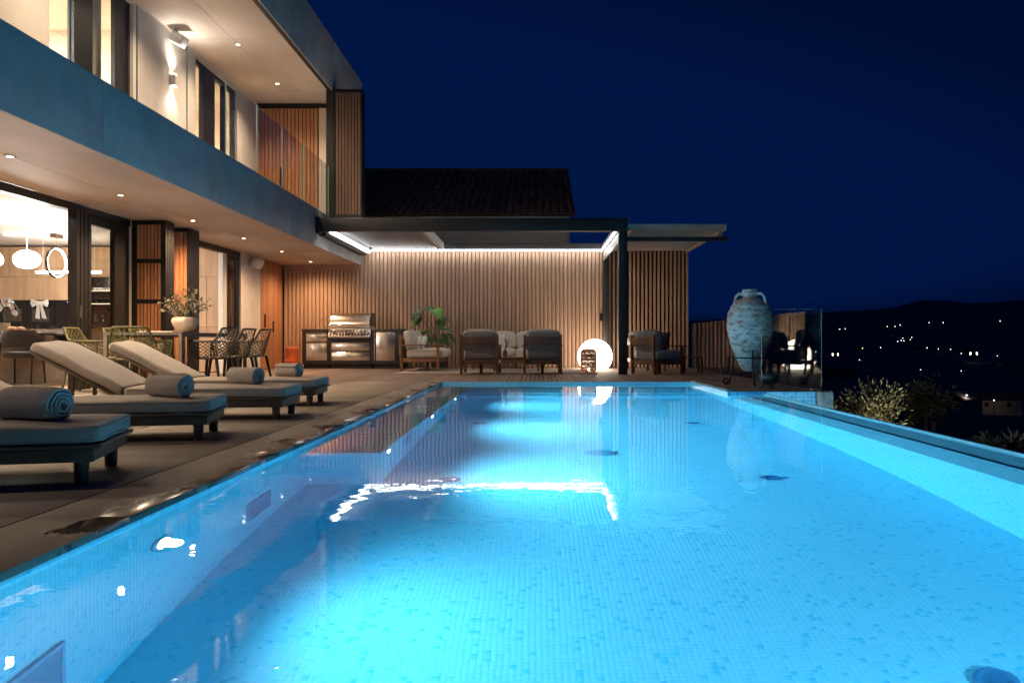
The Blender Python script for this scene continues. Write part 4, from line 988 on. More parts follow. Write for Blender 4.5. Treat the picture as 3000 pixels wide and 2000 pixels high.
k.add([(gx0 - .02, YI - .13, z0_), (gx1, YI - .13, z0_), (gx1, YI - .13, z1_), (gx0 - .02, YI - .13, z1_), (gx1, YI - .072, zc0), (gx0 - .02, YI - .072, zc0), (gx0 - .02, YI - .01, z0_), (gx1, YI - .01, z0_)], [(0, 1, 2, 3), (3, 2, 4, 5), (0, 3, 5, 6), (1, 7, 4, 2), (0, 6, 7, 1)]); ty = k.build('drip_tray', 'steel', GR, world=True)
for i in range(13):
    xx = gx0 + .035 + (gx1 - gx0 - .09) * i / 12
    k = MB(); q0 = Vector((xx, YI - .117, z1_ + .012)); q1 = Vector((xx, YI - .085, zc0 - .012)); k.bar(q0 - Vector((0, .004, 0)), q1 - Vector((0, .004, 0)), .042, .004, up=(0, -1, .5)); k.build('vent_slot', 'kitchen_black', ty, world=True)
for i in range(34):
    xx = gx0 + .05 + (gx1 - gx0 - .12) * i / 33; MB().bar((xx, YI - .012, zc1 - .045), (xx + .012, YI + .008, zc1 - .015), .007, .006).build('vent_slot', 'kitchen_black', cp, world=True)
for zx in (735, 905, 990, 1065, 1150, 1222, 1305, 1388):
    q = ip(zx, 500); k = MB(); k.lathe([(.034, 0), (.034, .014), (.024, .018), (.021, .055), (.0, .058)], 16, cap1=False); k.xform(Matrix.Translation((q.x, YI - .045, q.z)) @ Matrix.Rotation(R(70), 4, 'X')); k.build('knob', 'chrome', cp, smooth=True, world=True)

# ------------------------------------------------------------------ lounge furniture: origin at the ground, front faces +Y
def lounge_seat(name, label, loc, rz, w=.78, d=.80, nb=1, cush='cushion_taupe', wood='teak', group=None, pillow=0):
    t = thing(name, label, 'sofa' if nb > 1 else 'armchair', loc, rz, group); hw = w / 2; hd = d / 2
    for sx in (-1, 1):
        MB().add([(sx * hw + a, -hd + b - (z > .3) * .03, z) for z in (0, .40, .76) for a, b in ((-.022, -.028), (.022, -.028), (.022, .028), (-.022, .028))],
                 [(0, 3, 2, 1), (8, 9, 10, 11)] + [(k * 4 + i, k * 4 + (i + 1) % 4, k * 4 + 4 + (i + 1) % 4, k * 4 + 4 + i) for k in (0, 1) for i in range(4)]).build('leg', wood, t, bevel=.005)
        MB().box(sx * hw - .024, sx * hw + .024, hd - .10, hd - .04, 0, .535).build('leg', wood, t, bevel=.006)
        MB().box(sx * hw - .045, sx * hw + .045, -hd + .01, hd + .02, .536, .562).build('armrest', wood, t, bevel=.008)
        MB().box(sx * hw - .014, sx * hw + .014, -hd + .03, hd - .10, .19, .26).build('side_rail', wood, t, bevel=.004)
    MB().box(-hw + .023, hw - .023, -hd - .012, -hd + .016, .185, .27).build('rear_rail', wood, t, bevel=.004)
    MB().box(-hw + .023, hw - .023, hd - .085, hd - .055, .185, .25).build('front_rail', wood, t, bevel=.004)
    MB().box(-hw + .023, hw - .023, -hd - .05, -hd - .024, .56, .715).build('back_board', wood, t, bevel=.006)
    MB().box(-hw + .02, hw - .02, -hd + .02, hd - .09, .235, .262).build('seat_deck', wood, t)
    MB().box(-.03, .03, -.02, .04, .0, .234).build('support_leg', wood, t)
    ws = (w - .06) / nb
    for i in range(nb):
        cx = -w / 2 + .03 + ws * (i + .5)
        MB().cushion((cx, .06, .365), (ws + .005, d - .03, .21), .42, .22, 36, 14, puff=.10, seed=i + loc[0]).build('seat_cushion', cush, t, smooth=True)
        MB().cushion((cx, -hd + .12, .645), (ws + (.05 if nb == 1 else .005), .20, .43), .40, .5, 36, 14, Matrix.Rotation(R(10), 3, 'X'), seed=i + 5 + loc[0]).build('back_cushion', cush, t, smooth=True)
    return t
def pillow(label, loc, rz, tilt, size=.38, mat='white_cloth', stripes=True, h=.30):
    p = thing('pillow', label, 'pillow', loc, rz)
    rm = Matrix.Rotation(R(tilt), 3, 'X')
    b = MB(); v = []; f = []; n = 14
    for s in (-1, 1):
        for i in range(n + 1):
            for j in range(n + 1):
                u = i / n * 2 - 1; w_ = j / n * 2 - 1; th = .055 * ((1 - u ** 4) * (1 - w_ ** 4)) ** .6 + .002
                pin = 1 - .06 * (1 - w_ * w_) if abs(u) > .95 else 1
                v.append(rm @ Vector((u * size / 2 * (1 - .05 * (1 - abs(w_)) * abs(u)), s * th, w_ * h / 2)) + Vector((0, 0, h / 2 * math.cos(R(tilt)))))
    m_ = n + 1
    for s in (0, 1):
        for i in range(n):
            for j in range(n): f.append((s * m_ * m_ + i * m_ + j, s * m_ * m_ + (i + 1) * m_ + j, s * m_ * m_ + (i + 1) * m_ + j + 1, s * m_ * m_ + i * m_ + j + 1))
    b.add(v, f).build('cover', mat, p, smooth=True)
    if stripes:
        for k in range(5):
            u = -.7 + .35 * k; st = MB(); vv = []; ff = []
            for j in range(n + 1):
                w_ = j / n * 2 - 1; th = .055 * ((1 - u ** 4) * (1 - w_ ** 4)) ** .6 + .0035
                for du in (-.012, .012): vv.append(rm @ Vector(((u + du) * size / 2, th, w_ * h / 2)) + Vector((0, 0, h / 2 * math.cos(R(tilt)))))
            for j in range(n): ff.append((2 * j, 2 * j + 1, 2 * j + 3, 2 * j + 2))
            st.add(vv, ff).build('stripe', 'cushion_grey', p, smooth=True)
    return p
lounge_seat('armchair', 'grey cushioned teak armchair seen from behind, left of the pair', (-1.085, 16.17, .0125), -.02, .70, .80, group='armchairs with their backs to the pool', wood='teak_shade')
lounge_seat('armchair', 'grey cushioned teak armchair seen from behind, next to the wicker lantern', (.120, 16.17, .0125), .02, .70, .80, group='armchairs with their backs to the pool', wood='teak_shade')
lounge_seat('sofa', 'cream two seat sofa against clad wall behind the armchairs', (-.47, 19.0, .0125), R(180), 1.95, .84, 2, 'cushion_cream')
lounge_seat('sofa', 'cream teak loveseat turned sideways in front of the large leafy plant', (-2.40, 18.02, .0125), R(-90), 1.75, .82, 2, 'cushion_cream')
pillow('striped cream pillow nearer the camera on the sideways loveseat', (-2.52, 17.58, .47), R(-78), -18, .36)
pillow('striped cream pillow farther back on the sideways loveseat', (-2.50, 18.05, .47), R(-70), -20, .36)
pillow('striped white pillow on the cream sofa behind the armchairs', (-.93, 18.95, .465), R(172), -18, .42, h=.36)
# coffee table, dry twigs, magazine
CT = thing('coffee_table', 'low dark wooden coffee table between armchairs and cream sofa', 'coffee table', (-.42, 17.5, .0125))
MB().box(-.5, .5, -.32, .32, .27, .30).build('table_top', 'teak', CT, bevel=.005)
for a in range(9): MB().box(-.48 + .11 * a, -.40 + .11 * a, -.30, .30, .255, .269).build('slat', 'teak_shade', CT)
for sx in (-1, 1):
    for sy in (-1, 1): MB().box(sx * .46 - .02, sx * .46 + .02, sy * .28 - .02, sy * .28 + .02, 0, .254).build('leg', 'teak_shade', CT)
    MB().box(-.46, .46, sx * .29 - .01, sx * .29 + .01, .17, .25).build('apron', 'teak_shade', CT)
MB().box(-.16, .16, -.11, .11, 0, .012).xform(Matrix.Translation((-.30, 17.45, .314)) @ Matrix.Rotation(.3, 4, 'Z')).build('magazine', 'white_cloth', label='magazine lying on the low coffee table', cat='magazine')
vt = thing('twig_vase', 'small vase of bare dry twigs on the coffee table', 'vase', (-.66, 17.45, .3125))
MB().lathe([(.03, 0), (.05, .04), (.045, .10), (.02, .14), (.025, .15), (.015, .15)], 16).build('vase', 'pot_dark', vt, smooth=True)
k = MB()
for i in range(9):
    a = random.uniform(0, 6.28); s_ = random.uniform(.4, 1); p0 = Vector((0, 0, .13)); p1 = p0 + Vector((math.cos(a) * .08 * s_, math.sin(a) * .05, .14)); p2 = p1 + Vector((math.cos(a) * .12 * s_, math.sin(a) * .05, .13)); k.tube([p0, p1, p2], [.004, .003, .002], 4); k.tube([p1, p1 + Vector((-math.cos(a) * .06, .02, .12))], [.003, .0015], 4)
k.build('twig', 'stem', vt)
box('lounge_rug', 'rug', -2.86, 1.22, 16.14, 19.35, .001, .012, label='flat woven beige rug under the lounge furniture on the deck', cat='rug')
# right hand group
def rot_at(px1, py1, px2, py2): pass
lounge_seat('armchair', 'grey teak armchair right of the dark post with black pillow', (2.41, 16.14, .001), R(-61), .72, .72, cush='cushion_taupe', wood='teak')
pillow('black square pillow on the armchair right of the dark post', (2.50, 16.24, .47), R(-61), -15, .40, 'cushion_black', False, .36)
lounge_seat('armchair', 'grey teak armchair mostly hidden behind the dark pergola post', (2.42, 17.9, .001), R(-85), .72, .74, cush='cushion_taupe', wood='teak')
st = thing('side_table', 'low dark slatted side table right of the black pillow armchair', 'side table', (3.2, 16.9, 0))
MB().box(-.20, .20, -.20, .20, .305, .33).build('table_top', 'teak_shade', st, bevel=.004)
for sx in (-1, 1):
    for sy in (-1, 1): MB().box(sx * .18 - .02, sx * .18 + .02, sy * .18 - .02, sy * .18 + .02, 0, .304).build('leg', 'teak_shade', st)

# ------------------------------------------------------------------ lamps on the deck
def ball(loc, r, hz):
    k = MB(); pr = []
    t0 = math.asin(-hz / r)
    for i in range(25): t = t0 + (math.pi / 2 - t0) * i / 24; pr.append((max(r * math.cos(t), .0005), hz + r * math.sin(t)))
    o = k.lathe(pr, 48, cap1=False).build('globe', 'ball_glow', None, smooth=True); o.location = loc
    o['label'] = 'large glowing white globe lamp on the deck behind the wicker lantern'; o['category'] = 'globe lamp'
ball((1.355, 18.9, .002), .398, .288)
def lantern(name, label, loc, mat, r=.155, h=.46, bulb=True, ribs=34, rings=40):
    t = thing(name, label, 'lantern', loc)
    def pr(s_):
        rr = .075; z = s_ * h
        if z < rr: q = r - rr + math.sqrt(max(0, rr * rr - (rr - z) ** 2))
        elif z > h - rr: q = r - rr + math.sqrt(max(0, rr * rr - (z - h + rr) ** 2))
        else: q = r
        return max(q, .05)
    k = MB(); ss = [0, .02, .05, .1, .16, .3, .5, .7, .84, .9, .95, .98, 1]
    for i in range(ribs):
        a = 2 * math.pi * i / ribs; k.tube([(pr(s_) * math.cos(a), pr(s_) * math.sin(a), .012 + s_ * h) for s_ in ss], .0052, 4)
    k.build('rib', mat, t, kind='stuff')
    k = MB()
    for j in range(rings):
        s_ = (j + .5) / rings; q = pr(s_) + .003; ph = random.random() * 6; skip = random.choice([0, 0, 0, 1])
        pts = [(q * math.cos(ph + 2 * math.pi * i / 28), q * math.sin(ph + 2 * math.pi * i / 28), .012 + s_ * h + .003 * math.sin(i * 2.1 + j)) for i in range(28 if not skip else 18)]
        k.tube(pts, .0048, 4, close=not skip)
    k.build('weave', mat, t, kind='stuff')
    MB().lathe([(.07, 0), (.075, .012)], 24).build('base', 'iron', t, smooth=True)
    MB().lathe([(.055, h + .004), (.055, h + .025), (.045, h + .025), (.045, h + .004)], 24, cap0=False, cap1=False).build('collar', mat, t, smooth=True)
    if bulb:
        MB().lathe([(.022, .02), (.026, .26), (.024, .26)], 16, cap1=False).build('glass_tube', 'glass_clear', t, smooth=True)
        MB().cushion((0, 0, .055), (.036, .036, .05), 1, 1, 12, 8).build('bulb', 'bulb', t, smooth=True)
    else:
        MB().tube([(-.05, 0, h + .02), (-.045, 0, h + .08), (0, 0, h + .105), (.045, 0, h + .08), (.05, 0, h + .02)], .004, 5).build('handle', 'iron', t)
        lamp('lantern_lamp', 'POINT', (loc[0], loc[1], .2), 1.2, (1.0, .35, .08), t, shadow_soft_size=.05)
    return t
lantern('wicker_lantern', 'brown wicker lantern with lit bulb in front of the globe lamp', (1.05, 16.45, .0125), 'rattan')
lantern('wicker_lantern', 'small orange wicker lantern beside the outdoor kitchen', (-5.80, 19.45, .001), 'rattan_orange', .145, .50, False)

# ------------------------------------------------------------------ leafy plant in the lounge
def leaf(k, base, tip_dir, up, L_, Wd, fold=.18, droop=.25, heart=True):
    d = Vector(tip_dir).normalized(); u = Vector(up); s_ = d.cross(u).normalized(); u = s_.cross(d).normalized()
    n = 8; v = []; f = []
    for i in range(n + 1):
        t = i / n; w_ = Wd * (math.sin(math.pi * min(1, (t + .18) / 1.18) ** .75) if heart else math.sin(math.pi * t ** .8))
        c = Vector(base) + d * (L_ * t) - u * (droop * L_ * t * t)
        for q in (-1, -.5, 0, .5, 1): v.append(c + s_ * (w_ * q) + u * (abs(q) * w_ * fold) - (d * (.22 * L_ * abs(q)) if (heart and i == 0) else Vector((0, 0, 0))))
    for i in range(n):
        for j in range(4): f.append((i * 5 + j, i * 5 + j + 1, (i + 1) * 5 + j + 1, (i + 1) * 5 + j))
    k.add(v, f)
YP = 19.35
lp = thing('leafy_plant', 'tall potted plant with large heart shaped leaves behind the loveseat', 'plant', (at(1285, 1000, YP).x, YP, 0))
MB().lathe([(.14, 0), (.18, .18), (.20, .36), (.18, .36), (.17, .30)], 24).build('pot', 'pot_dark', lp, smooth=True)
def zp(x_, y_): return at(1160 + x_ * .1594, 860 + y_ * .1594, YP) - Vector(lp.location)
stems = [((720, 700), (600, 480), (470, 345)), ((700, 760), (560, 560), (430, 460)), ((740, 800), (770, 600), (810, 450)), ((760, 800), (800, 640), (850, 520)), ((790, 850), (850, 740), (900, 660)), ((760, 850), (820, 760), (880, 700)), ((730, 750), (745, 520), (700, 300)), ((800, 880), (870, 800), (930, 760)), ((700, 800), (620, 720), (520, 690)), ((800, 880), (900, 820), (1000, 790)), ((730, 860), (680, 800), (640, 780))]
leaves = [((470, 345), (-.7, 0, -.3), .30, .125, 0), ((420, 440), (-.8, -.2, -.75), .32, .10, 1), ((700, 300), (-.8, -.4, .15), .30, .13, 0), ((720, 300), (.55, -.8, -.5), .36, .15, 2), ((830, 490), (.1, -.6, -.8), .27, .11, 0), ((840, 440), (.9, -.2, -.2), .26, .075, 0), ((900, 660), (.9, -.3, -.05), .28, .085, 0), ((870, 760), (.4, -.5, -.6), .24, .08, 0), ((930, 760), (.8, -.4, .1), .22, .07, 0), ((520, 690), (-.8, -.4, .05), .26, .08, 2), ((600, 700), (-.6, -.5, -.1), .3, .08, 0), ((1000, 790), (.7, -.3, -.6), .22, .06, 0), ((640, 780), (.1, -.7, -.6), .26, .11, 0), ((860, 840), (.1, -.7, -.7), .24, .09, 0), ((380, 400), (.2, -.7, -.9), .30, .12, 0), ((900, 880), (.6, -.6, -.4), .2, .07, 0)]
for s_ in stems:
    pts = [zp(*p) for p in s_]; pts = [Vector((random.uniform(-.05, .05), 0, .32))] + pts
    MB().tube(pts, [.009, .008, .006, .004], 5).build('stem', 'stem', lp, smooth=True)
for (p, d, L_, Wd, c) in leaves:
    k = MB(); q = zp(*p); q.y -= random.uniform(-.1, .2); leaf(k, q, d, (0, -.5, 1), L_, Wd)
    k.build('leaf', ['leaf', 'leaf', 'leaf_bright'][c], lp, smooth=True)

# ------------------------------------------------------------------ outdoor dining set
TY0, TY1, TX0, TX1 = 10.08, 12.35, -5.33, -4.36
OT = thing('garden_table', 'long brown metal garden dining table outside the kitchen', 'table', ((TX0 + TX1) / 2, (TY0 + TY1) / 2, 0))
n = 7; w_ = (TY1 - TY0 - .08) / 14
for sx in (TX0, TX1 - .045):
    for yy in (TY0, TY1 - .045): box('leg', 'table_metal', sx, sx + .045, yy, yy + .045, 0, .72, OT, .004, world=True)
box('apron', 'table_metal', TX0, TX1, TY0, TY0 + .03, .721, .755, OT, world=True); box('apron', 'table_metal', TX0, TX1, TY1 - .03, TY1, .721, .755, OT, world=True)
for i in range(14): box('slat', 'table_metal', TX0 + .002, TX1 - .002, TY0 + .036 + w_ * i, TY0 + .036 + w_ * (i + 1) - .006, .735, .756, OT, world=True)
for xx in (TX0, TX1 - .03): box('rail', 'table_metal', xx, xx + .03, TY0 + .031, TY1 - .031, .70, .734, OT, world=True)
def lattice_chair():
    t = thing('garden_chair', 'x', 'chair')
    def shell(s_, v_):
        ph = R(-112 + 224 * s_); sp = lambda a, e: math.copysign(abs(a) ** e, a)
        ap = abs(ph); Ht = .81 - .165 * (0 if ap < R(38) else min(1, (ap - R(38)) / R(34)) ** 1.3 * (3 - 2 * min(1, (ap - R(38)) / R(34)))/1.0)
        Ht = max(Ht, .645)
        sc = .80 + .20 * v_; x_ = .285 * sp(math.sin(ph), .8) * sc; y_ = -.265 * sp(math.cos(ph), .85) * sc - .055 * v_ * max(0, math.cos(ph)) + (.10 * max(0, -math.cos(ph)))
        return Vector((x_, y_ + .02, .43 + (Ht - .43) * v_))
    k = MB(); nd = 20
    for i in range(-6, nd + 1):
        for sg in (0, 1):
            pts = []
            for j in range(8):
                v_ = j / 7; s_ = (i + 5 * v_) / nd
                if sg: s_ = 1 - s_
                if -.001 <= s_ <= 1.001: pts.append(shell(min(1, max(0, s_)), v_))
            if len(pts) > 1: k.tube(pts, .005, 4)
    k.build('lattice', 'olive_plastic', t, kind='stuff')
    rim = [shell(i / 40, 1.0) for i in range(41)]; low = [shell(i / 40, 0.0) for i in range(41)]
    MB().tube(rim, .0125, 8).build('rim', 'olive_plastic', t, smooth=True)
    k = MB(); k.tube(low, .012, 6)
    for e in (0, 1): k.tube([shell(e, 0), shell(e, .5), shell(e, 1)], .012, 6)
    k.build('lower_rim', 'olive_plastic', t, smooth=True)
    MB().cushion((0, .03, .43), (.46, .48, .035), .5, .5, 24, 8).build('seat', 'olive_plastic', t, smooth=True)
    for sx in (-1, 1):
        MB().tube([(sx * .215, -.17, .43), (sx * .255, -.25, 0)], [.021, .014], 8).build('leg', 'olive_plastic', t, smooth=True)
        MB().tube([(sx * .215, .20, .43), (sx * .245, .25, 0)], [.021, .014], 8).build('leg', 'olive_plastic', t, smooth=True)
    return t
lc = lattice_chair()
for i, (x, y, rz, lab) in enumerate([(-4.80, 9.86, .10, 'olive lattice garden chair at the near end of the long table'),
        (-5.62, 10.35, R(-84), 'olive lattice garden chair left of the near table leg'),
        (-4.17, 10.56, R(82), 'dark lattice garden chair nearest the pool, first on that side'), (-4.17, 11.25, R(86), 'dark lattice garden chair nearest the pool, middle on that side'),
        (-4.17, 11.90, R(88), 'dark lattice garden chair nearest the pool, farthest on that side'), (-5.55, 11.15, R(-90), 'olive lattice garden chair on the house side, middle'), (-5.55, 11.85, R(-90), 'olive lattice garden chair on the house side, farthest from the camera')]):
    c = lc if i == 0 else copy_tree(lc); c.location = (x, y, 0); c.rotation_euler.z = rz; c['label'] = lab; c['group'] = 'lattice chairs at the garden table'
    if 2 <= i <= 4:
        for ch in c.children: ch.material_slots[0].link = 'OBJECT'; ch.material_slots[0].material = MATS['dark_plastic']
box('serving_board', 'white_cloth', -5.0, -4.55, 10.25, 10.60, .757, .772, bevel=.003, label='flat white tray lying on the garden table', cat='tray')
VB = thing('planted_bowl', 'cream round bowl of eucalyptus branches on the garden table', 'plant', (at(542, 972, 10.95).x, 10.95, .757))
MB().lathe([(.075, 0), (.085, .004), (.14, .08), (.166, .14), (.164, .18), (.145, .205), (.135, .20), (.148, .17), (.15, .14)], 32).build('bowl', 'ceramic_cream', VB, smooth=True)
k = MB(); lf = MB()
for i in range(44):
    a = random.uniform(0, 6.28); lean = random.uniform(.15, .95); hgt = random.uniform(.16, .48) * (1.15 - .5 * lean)
    p0 = Vector((math.cos(a) * .05, math.sin(a) * .05, .16)); d = Vector((math.cos(a) * lean * .32, math.sin(a) * lean * .24, hgt)); p2 = p0 + d; p1 = p0 + d * .5 + Vector((0, 0, .03)); k.tube([p0, p1, p2], [.003, .0025, .0015], 4)
    for j in range(11):
        t = .15 + .85 * j / 10; q = p0.lerp(p1, t * 2) if t < .5 else p1.lerp(p2, t * 2 - 1)
        for _ in range(2):
            dd = Vector((random.uniform(-1, 1), random.uniform(-1, 1), random.uniform(-.5, .8))).normalized(); e = dd.cross(Vector((random.random(), random.random(), .3))).normalized(); s_ = random.uniform(.018, .03)
            lf.add([q, q + dd * s_ + e * s_ * .5, q + dd * s_ * 1.7, q + dd * s_ - e * s_ * .5], [(0, 1, 2, 3)])
k.build('branch', 'stem', VB); lf.build('foliage', 'leaf_eucalyptus', VB, kind='stuff')

# ------------------------------------------------------------------ sun loungers; local frame: foot end at x = 0, head towards -x
def make_lounger():
    t = thing('sun_lounger', 'x', 'sun lounger'); hw = .335
    k = MB()
    for s in (-1, 1): k.box(-2.02, -.02, s * (hw - .02) - .02, s * (hw - .02) + .02, .105, .165)
    k.box(-.06, -.02, -hw + .04, hw - .04, .105, .165).box(-2.02, -1.98, -hw + .04, hw - .04, .105, .165)
    k.build('frame', 'teak_dark', t, bevel=.006)
    MB().box(-1.30, .01, -hw - .012, hw + .012, .166, .186).build('seat_board', 'teak_dark', t, bevel=.009)
    for xx in (-.085, -1.93):
        for s in (-1, 1): MB().lathe([(.030, 0), (.034, .14)], 14, (xx, s * (hw - .06), 0)).build('leg', 'teak_dark', t, smooth=True)
    an = R(28); ca, sa = math.cos(an), math.sin(an)
    bm_ = Matrix.Translation((-1.30, 0, .176)) @ Matrix.Rotation(an, 4, 'Y')
    MB().box(-.80, .0, -hw + .01, hw - .01, -.012, .012).xform(bm_).build('backrest_board', 'teak_dark', t, bevel=.006)
    for s in (-1, 1): MB().bar((-1.75, s * .2, .13), (-1.30 - .50 * ca, s * .2, .17 + .50 * sa), .03, .02).build('brace', 'teak_dark', t)
    def slab(L0, L1, th, nm, mtx, seed):
        m_ = MB().box(L0, L1, -hw - .003, hw + .003, 0, th)
        me = m_.mesh(nm, 'cushion_grey', bevel=.028, smooth=True, segs=4)
        bm = bmesh.new(); bm.from_mesh(me); bmesh.ops.subdivide_edges(bm, edges=[e for e in bm.edges if e.calc_length() > .2], cuts=8, use_grid_fill=True)
        for v in bm.verts: v.co.z += .009 * noise.noise(v.co * 5 + Vector((seed, 0, 0))) + .004 * noise.noise(v.co * 13) + (.012 * (1 - (v.co.y / hw) ** 2) if v.co.z > th * .6 else 0)
        bm.transform(mtx); bm.to_mesh(me); bm.free()
        return put(bpy.data.objects.new(nm, me), t)
    sc_ = slab(-1.285, .0, .078, 'seat_cushion', Matrix.Translation((0, 0, .187)), 1)
    def piping(L0, L1, z, mtx, par):
        r_ = .04; pts = []
        for cx, cy, a0 in ((L1 - r_, hw - r_, 0), (L0 + r_, hw - r_, 90), (L0 + r_, -hw + r_, 180), (L1 - r_, -hw + r_, 270)):
            for q in range(5): t_ = R(a0 + 22.5 * q); pts.append((cx + (r_ + .001) * math.cos(t_), cy + (r_ + .001) * math.sin(t_), z))
        MB().tube(pts, .0042, 6, close=True).xform(mtx).build('piping', 'cushion_grey', par, smooth=True)
    piping(-1.287, .002, .066, Matrix.Translation((0, 0, .187)), sc_); piping(-1.287, .002, .014, Matrix.Translation((0, 0, .187)), sc_)
    slab(-.83, -.02, .078, 'back_cushion', Matrix.Translation((-1.29, 0, .189)) @ Matrix.Rotation(an, 4, 'Y') @ Matrix.Translation((0, 0, .0)), 2)
    MB().box(-.02, .004, hw - .25, hw - .15, .19, .20).build('strap', 'cushion_grey', t)
    return t
def make_towel(turns=3.6, Rr=.083, Lt=.30, sd=0.0):
    k = MB(); r0 = .018; nt_ = 96; nl = 11; v = []; f = []
    pitch = (Rr - r0) / turns
    for i in range(nt_ + 1):
        th = 2 * math.pi * turns * i / nt_; r = r0 + pitch * th / (2 * math.pi)
        for j in range(nl):
            xx = -Lt / 2 + Lt * j / (nl - 1); e = abs(j - (nl - 1) / 2) / ((nl - 1) / 2)
            tk = pitch * (.93 if e < .8 else (.86 if e < .95 else .45))
            wob = 1 + .10 * noise.noise(Vector((math.cos(th) * 1.6, math.sin(th) * 1.6, xx * 6 + sd))) + .02 * noise.noise(Vector((th * 2, xx * 25, 1)))
            for ro in (r - tk / 2, r + tk / 2):
                rr = ro * wob; xo = xx + .010 * noise.noise(Vector((th * .8, j, 3))) * (1 if e > .9 else 0) - (.012 * (r / Rr) ** 2 * (1 if xx > 0 else -1) if e > .9 else 0)
                v.append((xo, rr * math.cos(th) * 1.06, rr * math.sin(th) * .94))
    S_ = 2 * nl
    for i in range(nt_):
        for j in range(nl - 1):
            a = i * S_ + j * 2; b = a + 2; c = a + S_; d = b + S_
            f.append((a, c, d, b)); f.append((a + 1, b + 1, d + 1, c + 1))
        for j in (0, nl - 1): a = i * S_ + j * 2; f.append((a, a + 1, a + 1 + S_, a + S_))
    for i in (0, nt_):
        for j in range(nl - 1): a = i * S_ + j * 2; f.append((a, a + 1, a + 3, a + 2))
    zmin = min(p[2] for p in v); v = [(x_, y_, max(z_ - zmin - .006, 0.0)) for x_, y_, z_ in v]
    return k.add(v, f).mesh('rolled_towel', 'towel', smooth=True)
lg = make_lounger(); tws = [make_towel(3.6, .088, .31, 0), make_towel(3.2, .083, .29, 5.3), make_towel(3.9, .080, .30, 11.1), make_towel(3.4, .078, .27, 17.7)]
LN = [((-2.07, 3.73), 15, 'nearest sun lounger, cut by the left picture edge', at(100, 1243, 3.92), 'rolled beige towel on the nearest lounger, cut by left edge', -22),
      ((-2.21, 5.36), 12, 'grey cushioned sun lounger second from the camera, back cut by left edge', at(495, 1172, 5.5), 'rolled beige towel on the second lounger from the camera', -30),
      ((-2.15, 6.77), 4, 'grey cushioned sun lounger third from the camera, backrest raised', at(720, 1133, 7.1), 'rolled beige towel on the third lounger from the camera', -24),
      ((-2.27, 8.21), 4, 'farthest grey cushioned sun lounger, next to the dining table', at(846, 1110, 8.57), 'rolled beige towel on the farthest lounger', -22)]
for i, (N_, ang_, lab, tp, tl, ta) in enumerate(LN):
    c = lg if i == 0 else copy_tree(lg); a = R(ang_); u = Vector((math.cos(a), math.sin(a))); v_ = Vector((-math.sin(a), math.cos(a)))
    q = Vector(N_) + .085 * u + .275 * v_; c.location = (q.x, q.y, 0); c.rotation_euler.z = a; c['label'] = lab; c['group'] = 'sun loungers in a row by the pool'
    o = inst('rolled_towel', tws[i], (tp.x, tp.y, .273), rz=a + R(ta), label=tl, cat='towel', group='rolled towels on the loungers'); o.rotation_euler.x = R([15, 0, 40, 70][i])
    o.rotation_euler.x = 0

# ------------------------------------------------------------------ amphora on its stand, bowl planter
AM = thing('amphora', 'big weathered whitewashed clay amphora in an iron stand', 'amphora', (3.13, 12.0, 0))
pr = [(0.0, .20), (.06, .205), (.115, .235), (.17, .33), (.22, .45), (.275, .60), (.315, .76), (.333, .90), (.33, 1.0), (.312, 1.10), (.275, 1.19), (.22, 1.255), (.15, 1.295), (.105, 1.315), (.098, 1.34), (.102, 1.375), (.12, 1.385), (.122, 1.40), (.108, 1.41), (.115, 1.43), (.105, 1.445), (.08, 1.445), (.075, 1.36)]
k = MB(); pr2 = []
for (r0, z0), (r1, z1) in zip(pr[:-1], pr[1:]):
    for i in range(4): t = i / 4; pr2.append((max(.001, r0 + (r1 - r0) * t), z0 + (z1 - z0) * t))
pr2 = [(r_ + (.004 * math.sin(z * 70) + .003 * math.sin(z * 31) if .3 < z < 1.25 else 0), z) for r_, z in pr2]
SCZ = .97
k.lathe([(r_, z * SCZ) for r_, z in pr2], 48, cap0=False, cap1=False); k.build('body', 'amphora_clay', AM, smooth=True)
for s in (-1, 1):
    a = R(-42); pts = [(.105, 1.37), (.17, 1.385), (.225, 1.34), (.245, 1.25), (.258, 1.17)]
    MB().tube([(s * r_ * math.cos(a), s * r_ * math.sin(a), z * SCZ) for r_, z in pts], [.026, .024, .022, .024, .034], 10).build('handle', 'amphora_clay', AM, smooth=True)
ST = thing('amphora_stand', 'black iron tripod stand with scrolled feet under the amphora', 'stand', (3.13, 12.0, 0))
MB().tube([(.215 * math.cos(2 * math.pi * i / 32), .215 * math.sin(2 * math.pi * i / 32), .40) for i in range(32)], .012, 6, close=True).build('ring', 'iron', ST, smooth=True)
for a in (R(-95), R(155), R(30)):
    ca, sa = math.cos(a), math.sin(a); pts = [(.235, .56), (.232, .40), (.26, .2), (.30, .03)] + [(.345 + .045 * math.cos(t), .047 + .045 * math.sin(t)) for t in [R(210 + 30 * i) for i in range(11)]] + [(.345 + .02 * math.cos(R(540 + 40 * i)), .055 + .02 * math.sin(R(540 + 40 * i))) for i in range(4)]
    MB().tube([(r_ * ca, r_ * sa, max(z, .014)) for r_, z in pts], .0135, 7).build('leg', 'iron', ST, smooth=True)
PB = thing('bowl_planter', 'small dark three legged bowl planter behind the glass screen', 'planter', (3.13, 11.05, 0))
MB().lathe([(.05, .07), (.10, .075), (.135, .11), (.145, .16), (.142, .20), (.132, .20), (.13, .17)], 28).build('bowl', 'pot_dark', PB, smooth=True)
for a in (R(-60), R(60), R(180)): MB().tube([(.07 * math.cos(a), .07 * math.sin(a), .075), (.10 * math.cos(a), .10 * math.sin(a), 0)], [.016, .010], 8).build('leg', 'pot_dark', PB, smooth=True)
k = MB()
